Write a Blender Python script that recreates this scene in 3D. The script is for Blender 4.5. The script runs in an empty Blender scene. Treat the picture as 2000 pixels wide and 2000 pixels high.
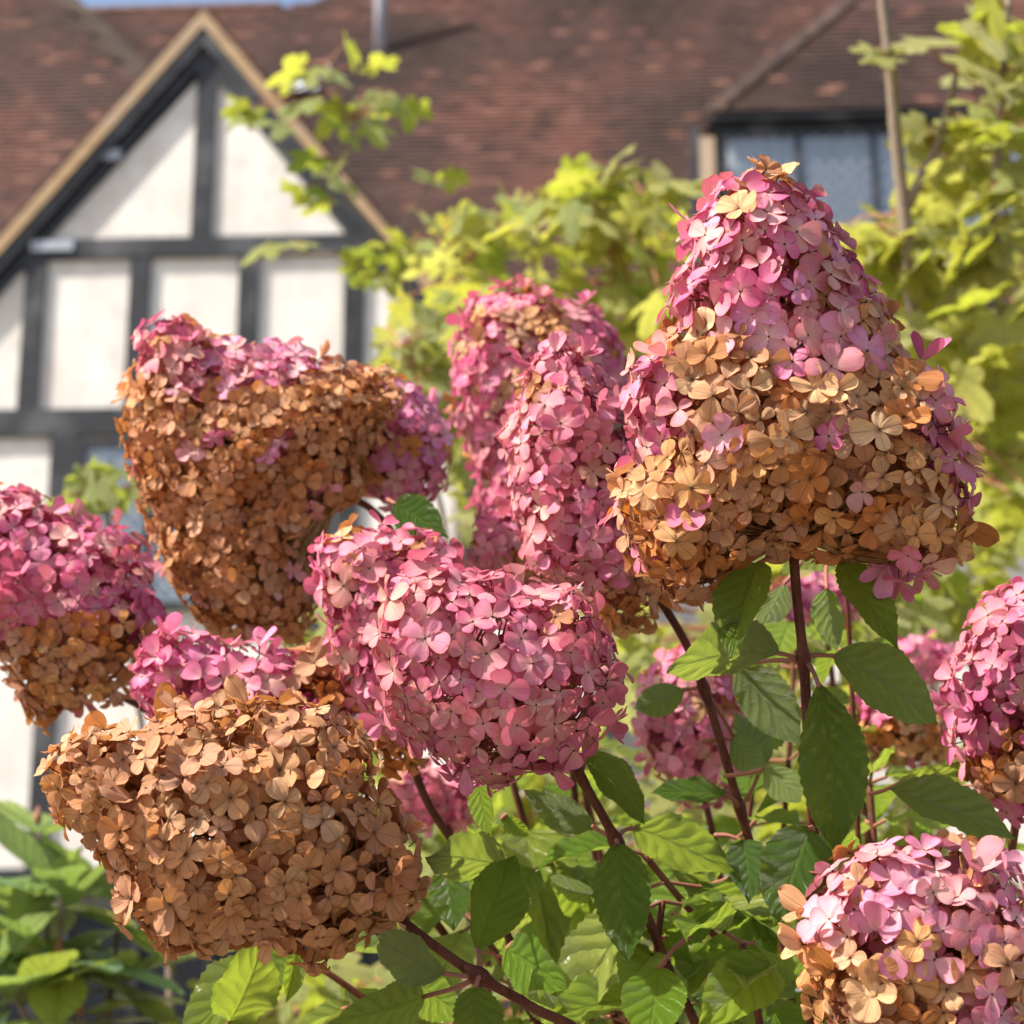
import bpy, math, random
from mathutils import Vector, Matrix, noise
R_ = math.radians
random.seed(7)
rnd = random.random
def U(a, b): return a + (b - a) * rnd()

# ------------------------------------------------------------------ camera, sky, sun, exposure
scene = bpy.context.scene
col = scene.collection
PITCH, FOV, CAMZ = R_(15.5), R_(28.0), 1.10
CAM = Vector((0, 0, CAMZ))
FW = Vector((0, math.cos(PITCH), math.sin(PITCH)))
UP = Vector((0, -math.sin(PITCH), math.cos(PITCH)))
RT = Vector((1, 0, 0))
W = 1932.0                      # photo measured on a 1932 pixel wide view
F = W / 2 / math.tan(FOV / 2)
cd = bpy.data.cameras.new('camera')
cd.sensor_fit = 'HORIZONTAL'; cd.sensor_width = 36; cd.angle = FOV
cd.clip_start = 0.02; cd.clip_end = 2000
cd.dof.use_dof = True; cd.dof.focus_distance = 1.19; cd.dof.aperture_fstop = 10.0
cam = bpy.data.objects.new('camera', cd); col.objects.link(cam)
cam.location = CAM; cam.rotation_euler = (math.pi / 2 + PITCH, 0, 0)
scene.camera = cam

SUN_EL, SUN_AZ = R_(49), R_(-110)      # azimuth from +Y clockwise: left of the picture, a little in front
world = bpy.data.worlds.new('World'); scene.world = world; world.use_nodes = True
wn = world.node_tree; wn.nodes.clear()
sky = wn.nodes.new('ShaderNodeTexSky'); sky.sky_type = 'NISHITA'; sky.sun_disc = False
sky.sun_elevation = SUN_EL; sky.sun_rotation = SUN_AZ
sky.air_density = 1.0; sky.dust_density = 3.0; sky.ozone_density = 1.0
bg = wn.nodes.new('ShaderNodeBackground'); bg.inputs[1].default_value = 0.11
wo = wn.nodes.new('ShaderNodeOutputWorld')
wn.links.new(sky.outputs[0], bg.inputs[0]); wn.links.new(bg.outputs[0], wo.inputs[0])
sd = bpy.data.lights.new('sun', 'SUN'); sd.energy = 5.0; sd.angle = R_(0.6); sd.color = (1.0, 0.93, 0.82)
so = bpy.data.objects.new('sun', sd); col.objects.link(so)
to_sun = Vector((math.sin(SUN_AZ) * math.cos(SUN_EL), math.cos(SUN_AZ) * math.cos(SUN_EL), math.sin(SUN_EL)))
so.rotation_euler = to_sun.to_track_quat('Z', 'Y').to_euler(); so.location = (-6, -4, 12)
vs = scene.view_settings
vs.view_transform = 'Standard'; vs.look = 'None'; vs.gamma = 1; vs.use_curve_mapping = False; vs.exposure = 1.14
scene.cycles.use_denoising = True
scene.cycles.max_bounces = 8; scene.cycles.transparent_max_bounces = 12
scene.cycles.sample_clamp_indirect = 6

# ------------------------------------------------------------------ helpers
def P(px, py, d):
    """a point on the ray through a photo pixel, d metres along the view axis"""
    return CAM + d * (FW + RT * ((px - W / 2) / F) + UP * ((W / 2 - py) / F))
def ray(px, py): return FW + RT * ((px - W / 2) / F) + UP * ((W / 2 - py) / F)

def tag(o, label, cat, group=None, kind=None):
    o['label'] = label
    if cat: o['category'] = cat
    if group: o['group'] = group
    if kind: o['kind'] = kind
    return o
def empty(name, loc, rz=0, parent=None):
    o = bpy.data.objects.new(name, None); col.objects.link(o); o.empty_display_size = .05
    o.location = loc; o.rotation_euler = (0, 0, rz); o.parent = parent
    return o
def mobj(name, me, parent=None, loc=None, m=None):
    o = bpy.data.objects.new(name, me); col.objects.link(o)
    if parent is not None: o.parent = parent
    if m is not None: o.matrix_basis = m
    elif loc is not None: o.location = loc
    return o

class MB:
    """collects faces, material slots, uvs and colours for one mesh"""
    def __init__(s): s.v = []; s.f = []; s.mi = []; s.uv = []; s.c = []
    def add(s, verts, faces, mi=0, uvs=None, c=None):
        o = len(s.v); s.v += [tuple(v) for v in verts]
        for f in faces:
            s.f.append([i + o for i in f]); s.mi.append(mi)
            s.uv.append([uvs[i] if uvs else (0, 0) for i in f]); s.c.append(c)
    def box(s, c, h, ax=None, mi=0, col_=None):
        c = Vector(c); ax = ax or (Vector((1, 0, 0)), Vector((0, 1, 0)), Vector((0, 0, 1)))
        vs_ = []
        for i in (-1, 1):
            for j in (-1, 1):
                for k in (-1, 1): vs_.append(c + ax[0] * h[0] * i + ax[1] * h[1] * j + ax[2] * h[2] * k)
        s.add(vs_, [(0, 1, 3, 2), (4, 6, 7, 5), (0, 4, 5, 1), (2, 3, 7, 6), (0, 2, 6, 4), (1, 5, 7, 3)], mi, None, col_)
    def tube(s, pts, rads, n=7, mi=0, caps=True):
        pts = [Vector(p) for p in pts]; vs_ = []; uvs = []; L = 0
        ref = Vector((0.3, 0.9, 0.2))
        for i, p in enumerate(pts):
            t = (pts[min(i + 1, len(pts) - 1)] - pts[max(i - 1, 0)]).normalized()
            if i: L += (p - pts[i - 1]).length
            a = t.cross(ref)
            if a.length < 1e-4: a = t.cross(Vector((1, 0, 0)))
            a.normalize(); b = t.cross(a)
            for k in range(n):
                w = 2 * math.pi * k / n
                vs_.append(p + (a * math.cos(w) + b * math.sin(w)) * rads[i]); uvs.append((k / n, L))
        fs = []
        for i in range(len(pts) - 1):
            for k in range(n):
                k2 = (k + 1) % n
                fs.append((i * n + k, i * n + k2, (i + 1) * n + k2, (i + 1) * n + k))
        if caps:
            fs.append(tuple(range(n - 1, -1, -1))); fs.append(tuple((len(pts) - 1) * n + k for k in range(n)))
        s.add(vs_, fs, mi, uvs)
    def mesh(s, name, mats, smooth=True):
        me = bpy.data.meshes.new(name); me.from_pydata(s.v, [], s.f)
        for m in mats: me.materials.append(m)
        me.polygons.foreach_set('material_index', s.mi)
        if smooth: me.polygons.foreach_set('use_smooth', [True] * len(s.f))
        uvl = me.uv_layers.new(name='UVMap')
        flat = [x for f in s.uv for q in f for x in q]
        uvl.data.foreach_set('uv', flat)
        if any(c is not None for c in s.c):
            ca = me.color_attributes.new('tint', 'FLOAT_COLOR', 'CORNER')
            flat = []
            for f, c in zip(s.f, s.c):
                cc = (*(c or (1, 1, 1)), 1.0)
                flat += list(cc) * len(f)
            ca.data.foreach_set('color', flat)
        me.update()
        return me

def spline(pts, n=8):
    """centripetal Catmull-Rom through pts"""
    pts = [Vector(p) for p in pts]
    if len(pts) < 3:
        return [pts[0].lerp(pts[-1], i / n) for i in range(n + 1)]
    ext = [pts[0] * 2 - pts[1]] + pts + [pts[-1] * 2 - pts[-2]]
    out = []
    for i in range(1, len(ext) - 2):
        a, b, c, d = ext[i - 1:i + 3]
        k0 = 0; k1 = k0 + max(1e-4, (b - a).length) ** .5; k2 = k1 + max(1e-4, (c - b).length) ** .5; k3 = k2 + max(1e-4, (d - c).length) ** .5
        for q in range(n):
            t = k1 + (k2 - k1) * q / n
            A1 = a * ((k1 - t) / (k1 - k0)) + b * ((t - k0) / (k1 - k0)); A2 = b * ((k2 - t) / (k2 - k1)) + c * ((t - k1) / (k2 - k1)); A3 = c * ((k3 - t) / (k3 - k2)) + d * ((t - k2) / (k3 - k2))
            B1 = A1 * ((k2 - t) / (k2 - k0)) + A2 * ((t - k0) / (k2 - k0)); B2 = A2 * ((k3 - t) / (k3 - k1)) + A3 * ((t - k1) / (k3 - k1))
            out.append(B1 * ((k2 - t) / (k2 - k1)) + B2 * ((t - k1) / (k2 - k1)))
    out.append(pts[-1]); return out

# ------------------------------------------------------------------ materials
class NT:
    def __init__(s, name):
        s.m = bpy.data.materials.new(name); s.m.use_nodes = True; s.t = s.m.node_tree; s.t.nodes.clear()
        s.out = s.n('ShaderNodeOutputMaterial')
    def n(s, typ, **kw):
        x = s.t.nodes.new(typ)
        for k, v in kw.items(): setattr(x, k, v)
        return x
    def l(s, a, b): s.t.links.new(a, b)
    def math(s, op, a, b=None, c=None, clamp=False):
        x = s.n('ShaderNodeMath', operation=op, use_clamp=clamp)
        for i, v in enumerate((a, b, c)):
            if v is None: continue
            if hasattr(v, 'is_linked'): s.l(v, x.inputs[i])
            else: x.inputs[i].default_value = v
        return x.outputs[0]
    def mix(s, f, a, b, mode='MIX'):
        x = s.n('ShaderNodeMix', data_type='RGBA', blend_type=mode, clamp_factor=True)
        for i, v in ((0, f), (6, a), (7, b)):
            if hasattr(v, 'is_linked'): s.l(v, x.inputs[i])
            else: x.inputs[i].default_value = v if i == 0 else (*v, 1) if len(v) == 3 else v
        return x.outputs[2]
    def noise(s, vec, scale, detail=3, rough=.5, w=None):
        x = s.n('ShaderNodeTexNoise'); x.inputs['Scale'].default_value = scale
        x.inputs['Detail'].default_value = detail; x.inputs['Roughness'].default_value = rough
        if w is not None:
            x.noise_dimensions = '4D'; s.l(w, x.inputs['W'])
        if vec is not None: s.l(vec, x.inputs['Vector'])
        return x.outputs[0]
    def ramp(s, f, a, b):
        x = s.n('ShaderNodeMapRange'); x.inputs[1].default_value = a; x.inputs[2].default_value = b
        x.clamp = True; s.l(f, x.inputs[0]); return x.outputs[0]
    def comb(s, x, y, z=0.0):
        c = s.n('ShaderNodeCombineXYZ')
        for i, v in enumerate((x, y, z)):
            if hasattr(v, 'is_linked'): s.l(v, c.inputs[i])
            else: c.inputs[i].default_value = v
        return c.outputs[0]
    def uv(s):
        t = s.n('ShaderNodeUVMap'); sp = s.n('ShaderNodeSeparateXYZ'); s.l(t.outputs[0], sp.inputs[0])
        return sp.outputs[0], sp.outputs[1]
    def finish(s, color, rough=.6, spec=.3, trans=0.0, tcolor=None, bump=None, bstr=.3, bdist=.001, coat=0.0):
        p = s.n('ShaderNodeBsdfPrincipled')
        if hasattr(color, 'is_linked'): s.l(color, p.inputs['Base Color'])
        else: p.inputs['Base Color'].default_value = (*color, 1)
        if hasattr(rough, 'is_linked'): s.l(rough, p.inputs['Roughness'])
        else: p.inputs['Roughness'].default_value = rough
        p.inputs['Specular IOR Level'].default_value = spec
        nrm = None
        if bump is not None:
            b = s.n('ShaderNodeBump'); b.inputs['Strength'].default_value = bstr; b.inputs['Distance'].default_value = bdist
            s.l(bump, b.inputs['Height']); s.l(b.outputs[0], p.inputs['Normal']); nrm = b.outputs[0]
        if trans > 0:
            t = s.n('ShaderNodeBsdfTranslucent'); s.l(tcolor if tcolor is not None else color, t.inputs[0])
            if nrm is not None: s.l(nrm, t.inputs['Normal'])
            mx = s.n('ShaderNodeMixShader'); mx.inputs[0].default_value = trans
            s.l(p.outputs[0], mx.inputs[1]); s.l(t.outputs[0], mx.inputs[2]); s.l(mx.outputs[0], s.out.inputs[0])
        else: s.l(p.outputs[0], s.out.inputs[0])
        return s.m

def tint_source(t, mode):
    oi = t.n('ShaderNodeObjectInfo')
    if mode == 'object': return oi.outputs['Color'], oi.outputs['Random']
    a = t.n('ShaderNodeAttribute', attribute_name='tint')
    g = t.n('ShaderNodeNewGeometry')
    return a.outputs['Color'], g.outputs['Random Per Island']

def sepal_mat(name, dry, mode='object'):
    t = NT(name); base, r = tint_source(t, mode)
    u, v = t.uv()
    r50 = t.math('MULTIPLY', r, 50.0)
    # fan of fine veins running out from the claw
    uc = t.math('SUBTRACT', u, .5)
    vein = t.noise(t.comb(t.math('MULTIPLY', uc, 15.0), t.math('MULTIPLY', v, 1.3), r50), 1.0, 3, .6)
    tc = t.n('ShaderNodeTexCoord').outputs['Object']
    blot = t.noise(tc, 95.0, 3, .6, r50)
    fine = t.noise(tc, 700.0, 2, .6, r50)
    mid = t.math('SUBTRACT', 1.0, t.ramp(t.math('ABSOLUTE', uc), 0.012, 0.05))
    if dry:
        c = t.mix(t.math('MULTIPLY', t.ramp(vein, .42, .68), .55), base, t.mix(1.0, base, (.70, .52, .40), 'MULTIPLY'))
        c = t.mix(t.math('MULTIPLY', t.ramp(blot, .50, .72), .55), c, t.mix(1.0, base, (.78, .50, .30), 'MULTIPLY'))
        c = t.mix(t.math('MULTIPLY', t.ramp(blot, .47, .28), .45), c, t.mix(.35, base, (.62, .46, .30)))
        c = t.mix(t.math('MULTIPLY', t.ramp(v, .86, 1.0), .45), c, t.mix(1.0, base, (.62, .45, .32), 'MULTIPLY'))
        c = t.mix(t.math('MULTIPLY', mid, .5), c, (.13, .055, .022))
        c = t.mix(t.math('MULTIPLY', t.ramp(v, .22, .02), .7), c, (.13, .055, .02))
        c = t.mix(t.math('MULTIPLY', t.ramp(fine, .66, .74), .7), c, (.07, .03, .012))
        rosy = t.math('MULTIPLY', t.math('MULTIPLY', t.ramp(r, .62, .95), t.ramp(blot, .46, .62)), .32)
        c = t.mix(rosy, c, (.58, .23, .21))
        tcol = t.mix(.5, c, (.80, .30, .05))
        h = t.math('ADD', t.math('MULTIPLY', vein, .8), t.math('MULTIPLY', blot, .8))
        return t.finish(c, .55, .42, .27, tcol, h, .5, .0010)
    pale = t.mix(.65, base, (.62, .50, .26))
    c = t.mix(t.math('MULTIPLY', t.ramp(vein, .42, .66), .35), base, t.mix(1.0, base, (.80, .55, .65), 'MULTIPLY'))
    c = t.mix(t.math('MULTIPLY', t.ramp(blot, .47, .66), t.math('MULTIPLY', t.ramp(v, 1.0, .4), .65)), c, pale)
    c = t.mix(t.math('MULTIPLY', t.ramp(v, .45, .0), .5), c, (.66, .46, .36))
    rim = t.math('MAXIMUM', t.ramp(v, .72, 1.0), t.ramp(t.math('ABSOLUTE', uc), .36, .5))
    c = t.mix(t.math('MULTIPLY', rim, .55), c, t.mix(1.0, base, (.88, .50, .68), 'MULTIPLY'))
    c = t.mix(t.math('MULTIPLY', mid, .25), c, t.mix(1.0, base, (.7, .4, .5), 'MULTIPLY'))
    c = t.mix(t.math('MULTIPLY', t.ramp(fine, .71, .77), .4), c, (.20, .06, .06))
    brown = t.math('MULTIPLY', t.math('MULTIPLY', t.ramp(r, .55, 1.0), t.ramp(t.math('ADD', blot, t.math('MULTIPLY', rim, .25)), .55, .72)), .9)
    c = t.mix(brown, c, (.46, .20, .075))
    tcol = t.mix(.45, c, (.85, .16, .26))
    return t.finish(c, .50, .35, .28, tcol, t.math('ADD', vein, blot), .35, .0008)

def leaf_mat(name, under=(.30, .36, .17), trans=.42, gloss=.42, nv=6.5, slope=1.0, radial=False, tmix=(.46, .56, .04)):
    t = NT(name); oi = t.n('ShaderNodeObjectInfo'); base, r = oi.outputs['Color'], oi.outputs['Random']
    u, v = t.uv(); tc = t.n('ShaderNodeTexCoord').outputs['Object']
    r50 = t.math('MULTIPLY', r, 40.0)
    blot = t.noise(tc, 45.0, 4, .6, r50)
    if radial:
        # veins run out along the lobes: u is the lobe phase 0..1, v the radius
        mid = t.math('SUBTRACT', 1.0, t.ramp(t.math('ABSOLUTE', t.math('SUBTRACT', u, .5)), .02, .09))
        side = t.math('ABSOLUTE', t.math('SUBTRACT', t.math('FRACT', t.math('ADD', t.math('MULTIPLY', v, 6.0), t.math('MULTIPLY', t.math('ABSOLUTE', t.math('SUBTRACT', u, .5)), -3.0))), .5))
    else:
        a = t.math('ABSOLUTE', t.math('SUBTRACT', u, .5))
        mid = t.math('SUBTRACT', 1.0, t.ramp(a, .012, .038))
        ph = t.math('SUBTRACT', t.math('MULTIPLY', v, nv), t.math('MULTIPLY', t.math('POWER', a, .8), slope * nv * .55))
        ph = t.math('ADD', ph, t.math('MULTIPLY', t.noise(tc, 6.0, 2, .5, r50), .9))
        side = t.math('ABSOLUTE', t.math('SUBTRACT', t.math('FRACT', ph), .5))
    sv = t.math('SUBTRACT', 1.0, t.ramp(side, .02, .12))
    veins = t.math('MAXIMUM', mid, t.math('MULTIPLY', sv, .6))
    net = t.n('ShaderNodeTexVoronoi', feature='DISTANCE_TO_EDGE'); net.inputs['Scale'].default_value = 260
    t.l(tc, net.inputs['Vector'])
    netv = t.math('SUBTRACT', 1.0, t.ramp(net.outputs[0], .02, .12))
    top = t.mix(t.math('MULTIPLY', t.ramp(blot, .40, .68), .5), base, t.mix(1.0, base, (1.35, 1.15, .8), 'MULTIPLY'))
    top = t.mix(t.math('MULTIPLY', veins, .42), top, (.24, .32, .06))
    g = t.n('ShaderNodeNewGeometry')
    und = t.mix(.45, base, under)
    und = t.mix(t.math('MULTIPLY', veins, .55), und, (.42, .44, .26))
    c = t.mix(g.outputs['Backfacing'], top, und)
    yel = t.noise(tc, 18.0, 3, .5, r50)
    if not radial: c = t.mix(t.math('MULTIPLY', t.math('MULTIPLY', t.ramp(yel, .54, .72), t.ramp(r, .45, .95)), .6), c, (.42, .40, .06))
    spot = t.noise(tc, 240.0, 2, .6, r50)
    c = t.mix(t.math('MULTIPLY', t.ramp(spot, .70, .76), .6), c, (.05, .035, .015))
    edge = t.math('MULTIPLY', t.ramp(t.math('ABSOLUTE', t.math('SUBTRACT', u, .5)), .478, .498), .55) if not radial else t.math('MULTIPLY', t.ramp(v, .93, 1.0), .3)
    c = t.mix(edge, c, (.36, .30, .07))
    tcol = t.mix(t.math('MULTIPLY', veins, .5), t.mix(.55, base, tmix), t.mix(.5, base, (.20, .27, .03)))
    qc = t.math('MULTIPLY', t.math('POWER', t.math('SUBTRACT', 1.0, t.math('MULTIPLY', side, 2.0)), 2.0), -1.0)
    h = t.math('ADD', t.math('ADD', qc, t.math('MULTIPLY', mid, -1.0)), t.math('MULTIPLY', netv, -.22))
    return t.finish(c, t.ramp(blot, -.6, 1.9) if False else gloss, .42, trans, tcol, h, .9, .0035)

def wood_mat(name, c1, c2, rough=.5, spec=.3, scale=(3, 3, 40), bstr=.2):
    t = NT(name); tc = t.n('ShaderNodeTexCoord').outputs['Object']
    mp = t.n('ShaderNodeMapping'); mp.inputs['Scale'].default_value = scale; t.l(tc, mp.inputs[0])
    n1 = t.noise(mp.outputs[0], 1.0, 5, .6); n2 = t.noise(tc, 2.5, 3, .5)
    c = t.mix(t.ramp(n1, .35, .65), c1, c2); c = t.mix(t.math('MULTIPLY', t.ramp(n2, .5, .7), .4), c, t.mix(.5, c2, (.25, .25, .26)))
    return t.finish(c, rough, spec, bump=n1, bstr=bstr, bdist=.01)

def stem_mat(name, c1, c2, lent=(.28, .16, .09)):
    t = NT(name); tc = t.n('ShaderNodeTexCoord').outputs['Object']
    mp = t.n('ShaderNodeMapping'); mp.inputs['Scale'].default_value = (1, 1, .15); t.l(tc, mp.inputs[0])
    n1 = t.noise(mp.outputs[0], 260.0, 3, .6); n2 = t.noise(tc, 900.0, 2, .5); n3 = t.noise(tc, 30.0, 3, .5)
    c = t.mix(t.ramp(n1, .35, .65), c1, c2)
    c = t.mix(t.math('MULTIPLY', t.ramp(n3, .45, .7), .45), c, t.mix(.5, c2, (.18, .10, .05)))
    c = t.mix(t.math('MULTIPLY', t.ramp(n2, .66, .74), .7), c, lent)
    return t.finish(c, .6, .2, bump=t.math('ADD', n1, n2), bstr=.5, bdist=.0008)

MAT = {}
MAT['pink'] = sepal_mat('pink_sepal', False)
MAT['dry'] = sepal_mat('dried_sepal', True)
MAT['pink_in'] = sepal_mat('pink_sepal_inner', False, 'attr')
MAT['dry_in'] = sepal_mat('dried_sepal_inner', True, 'attr')
t = NT('floret_eye'); MAT['eye'] = t.finish((.06, .03, .018), .7, .2)
MAT['leaf'] = leaf_mat('hydrangea_leaf', gloss=.28, trans=.48)
MAT['vine'] = leaf_mat('vine_leaf', under=(.66, .66, .32), trans=.5, gloss=.45, radial=True, tmix=(.74, .76, .08))
MAT['rhodo'] = leaf_mat('shrub_leaf', under=(.42, .50, .24), trans=.35, gloss=.30, nv=9, slope=.8)
MAT['stem'] = stem_mat('hydrangea_bark', (.058, .013, .007), (.11, .030, .013))
MAT['petiole'] = stem_mat('red_petiole', (.34, .095, .075), (.30, .16, .09), (.4, .2, .15))
MAT['stalk'] = stem_mat('flower_stalk', (.26, .13, .06), (.34, .24, .10), (.12, .05, .02))
MAT['grey_bark'] = stem_mat('grey_bark', (.17, .13, .10), (.25, .20, .155), (.09, .07, .05))
MAT['timber'] = wood_mat('black_timber', (.011, .0115, .013), (.028, .029, .033), .42, .35)
MAT['oak'] = wood_mat('verge_board', (.29, .19, .105), (.38, .27, .16), .75, .15)
MAT['tanpost'] = wood_mat('tan_corner_board', (.36, .26, .17), (.45, .34, .24), .7, .2)

t = NT('cream_plaster'); tc = t.n('ShaderNodeTexCoord').outputs['Object']
mp = t.n('ShaderNodeMapping'); mp.inputs['Scale'].default_value = (2.2, 2.2, .8); t.l(tc, mp.inputs[0])
n1 = t.noise(mp.outputs[0], 1.3, 5, .62); n2 = t.noise(tc, 40.0, 3, .6); n3 = t.noise(tc, 5.0, 4, .6)
c = t.mix(t.ramp(n1, .36, .66), (.68, .66, .62), (.56, .52, .475)); c = t.mix(t.math('MULTIPLY', t.ramp(n3, .50, .68), .6), c, (.47, .44, .41))
MAT['plaster'] = t.finish(c, .85, .15, bump=n2, bstr=.25, bdist=.01)

t = NT('clay_tile'); a = t.n('ShaderNodeAttribute', attribute_name='tint').outputs['Color']
tc = t.n('ShaderNodeTexCoord').outputs['Object']
n1 = t.noise(tc, 9.0, 4, .6); n2 = t.noise(tc, 60.0, 3, .6)
c = t.mix(t.math('MULTIPLY', t.ramp(n1, .42, .7), .5), a, t.mix(1.0, a, (.55, .6, .55), 'MULTIPLY'))
c = t.mix(t.math('MULTIPLY', t.ramp(n2, .62, .74), .35), c, (.22, .20, .15))
MAT['tile'] = t.finish(c, .85, .2, bump=n2, bstr=.3, bdist=.004)
t = NT('lead'); n1 = t.noise(t.n('ShaderNodeTexCoord').outputs['Object'], 8.0, 3, .6)
MAT['lead'] = t.finish(t.mix(n1, (.34, .37, .42), (.46, .49, .54)), .5, .4)
t = NT('lead_pipe'); n1 = t.noise(t.n('ShaderNodeTexCoord').outputs['Object'], 8.0, 3, .6)
MAT['pipe'] = t.finish(t.mix(n1, (.30, .30, .36), (.40, .40, .45)), .7, .3)
t = NT('glint_metal'); MAT['glint_metal'] = t.finish((.30, .33, .37), .35, .6)  # pale metal tone imitating glints on the timber
t = NT('net_curtain'); tc = t.n('ShaderNodeTexCoord').outputs['Object']
mp = t.n('ShaderNodeMapping'); mp.inputs['Scale'].default_value = (18, 1, 1.2); t.l(tc, mp.inputs[0])
n1 = t.noise(mp.outputs[0], 1.0, 3, .6)
MAT['curtain'] = t.finish(t.mix(t.ramp(n1, .35, .65), (.82, .82, .82), (.58, .59, .61)), .9, .1)
t = NT('unlit_room'); MAT['room'] = t.finish((.012, .013, .016), .9, .1)  # shade of the unlit interior put into the colour
t = NT('window_glass'); gl = t.n('ShaderNodeBsdfGlossy'); gl.inputs['Roughness'].default_value = .03
tr = t.n('ShaderNodeBsdfTransparent'); tr.inputs[0].default_value = (.86, .90, .92, 1)
fr = t.n('ShaderNodeFresnel'); fr.inputs[0].default_value = 1.5
mx = t.n('ShaderNodeMixShader'); t.l(t.math('ADD', fr.outputs[0], .10), mx.inputs[0]); t.l(tr.outputs[0], mx.inputs[1]); t.l(gl.outputs[0], mx.inputs[2])
t.l(mx.outputs[0], t.out.inputs[0]); MAT['glass'] = t.m
t = NT('unlit_glass'); MAT['unlit_glass'] = t.finish((.010, .011, .014), .25, .25)  # opaque pane, darkness of the unlit room painted in
t = NT('bounce_gravel'); tc = t.n('ShaderNodeTexCoord').outputs['Object']  # ground out of view; gravel invented to bounce warm light upwards
n1 = t.noise(tc, .7, 4, .6); n2 = t.noise(tc, 60.0, 4, .6)
c = t.mix(n1, (.18, .155, .12), (.23, .20, .155)); c = t.mix(t.ramp(n2, .5, .7), c, (.12, .10, .08))
MAT['ground'] = t.finish(c, .95, .1, bump=n2, bstr=.6, bdist=.02)

# ------------------------------------------------------------------ ground
mb = MB(); mb.add([(-500, -500, 0), (500, -500, 0), (500, 900, 0), (-500, 900, 0)], [(0, 1, 2, 3)])
o = mobj('ground', mb.mesh('ground', [MAT['ground']], False)); o['kind'] = 'structure'
o['label'] = 'unseen garden ground up to the house, gravel made up for warm bounce light'

# ------------------------------------------------------------------ house
HO = Vector((0, 14.0, 0)); HR = R_(-3.0)
house = empty('timber_framed_house', HO, HR)
tag(house, 'black and white timber framed house with steep clay tile roof and gable', 'house')
HM = Matrix.Rotation(HR, 3, 'Z'); HMi = HM.transposed()
hc = HMi @ (CAM - HO)
def hray(px, py): return HMi @ ray(px, py)
def on_y(px, py, y=0.0):
    r = hray(px, py); k = (y - hc.y) / r.y; return hc + r * k
TAN = math.tan(R_(50))
def on_slope(px, py, y0, z0=6.56):
    """house-local hit of a pixel ray with the 50 degree roof plane through (y0, z0)"""
    r = hray(px, py)
    k = (z0 - hc.z + (hc.y - y0) * TAN) / (r.z - r.y * TAN); return hc + r * k
def hpart(name, mb, mat, parent=house, smooth=False):
    return mobj(name, mb.mesh(name, [mat] if not isinstance(mat, list) else mat, smooth), parent)

def slab(poly, y0, y1, mb=None, mi=0):
    """prism of an (x,z) outline between two depths"""
    mb = mb or MB(); n = len(poly)
    vs_ = [(x, y0, z) for x, z in poly] + [(x, y1, z) for x, z in poly]
    fs = [tuple(range(n)), tuple(range(2 * n - 1, n - 1, -1))] + [(i, (i + 1) % n + 0, (i + 1) % n + n, i + n)[::-1] for i in range(n)]
    mb.add(vs_, fs, mi); return mb

def xz(px, py, y=0.0):
    q = on_y(px, py, y); return q.x, q.z
RSL = (xz(390, 33)[1] - xz(0, 470)[1]) / (xz(390, 33)[0] - xz(0, 470)[0])   # rake slope of the gable
ax0, az0 = xz(389, 40)
def rake_z(x): return az0 - abs(x - ax0) * RSL
zc1, zc0 = xz(300, 452)[1], xz(300, 488)[1]      # collar beam
zb1, zb0 = xz(300, 772)[1], xz(300, 822)[1]      # storey beam
z_g1, z_g0 = xz(60, 1640)[1], xz(60, 1690)[1]    # beam over the ground floor
half = 3.05
zeave = rake_z(ax0 + half)
xl, xr = ax0 - half, ax0 + half

# plaster: panels between the timbers
def panel(x0, x1, z0, z1, top=None):
    mb = MB()
    if top is None: poly = [(x0, z0), (x1, z0), (x1, z1), (x0, z1)]
    else: poly = top
    hpart('plaster_panel', slab(poly, 0.0, .12), MAT['plaster'])
def timber(name, x0, x1, z0, z1, x2=None, proud=.035, back=.06):
    """upright or rail; x2 shifts the top so old posts lean a little"""
    dx = x2 or 0
    poly = [(x0, z0), (x1, z0), (x1 + dx, z1), (x0 + dx, z1)]
    return hpart(name, slab(poly, -proud, back), MAT['timber'])
mb = slab([(xl + .05, 0), (xr - .05, 0), (xr - .05, zeave), (ax0, az0 - .1), (xl + .05, zeave)], .125, .3)
hpart('wall_core', mb, MAT['plaster'])
# backing wall of the main range
mb = slab([(-9, 0), (9, 0), (9, 6.0), (-9, 6.0)], .95, 1.2); hpart('main_wall', mb, MAT['plaster'])
in_ = .36
def under(x): return rake_z(x) - in_
kpx = xz(386, 300)[0]; pw = .075
# top triangle panels
zt = zc1
xa = ax0 - (az0 - in_ - zt) / RSL; xb = ax0 + (az0 - in_ - zt) / RSL
panel(0, 0, 0, 0, [(xa, zt), (kpx, zt), (kpx, under(kpx)), ])
panel(0, 0, 0, 0, [(kpx, zt), (xb, zt), (ax0, under(ax0)), (kpx, under(kpx))])
timber('king_post', kpx - pw, kpx + pw, zc1, under(kpx) + .25)
timber('collar_beam', xa - .45, xb + .45, zc0, zc1, proud=.045)
posts = [xz(64, 600)[0], xz(262, 600)[0], xz(468, 600)[0], xz(668, 600)[0]]
edges = [posts[0] - .78] + posts + [posts[3] + .62]
for i in range(5):
    x0, x1 = edges[i], edges[i + 1]
    if i == 0:
        panel(0, 0, 0, 0, [(xl + .3, zb1), (x1, zb1), (x1, min(under(x1), zc0)), (xl + .3, under(xl + .3) if under(xl + .3) > zb1 else zb1 + .01)])
    elif i == 4:
        xe = ax0 + (az0 - in_ - zb1) / RSL
        panel(0, 0, 0, 0, [(x0, zb1), (min(xe, xr - .1), zb1), (min(xe, xr - .1), max(zb1 + .01, under(min(xe, xr - .1)))), (x0, under(x0))])
    else: panel(x0, x1, zb1, zc0)
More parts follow.
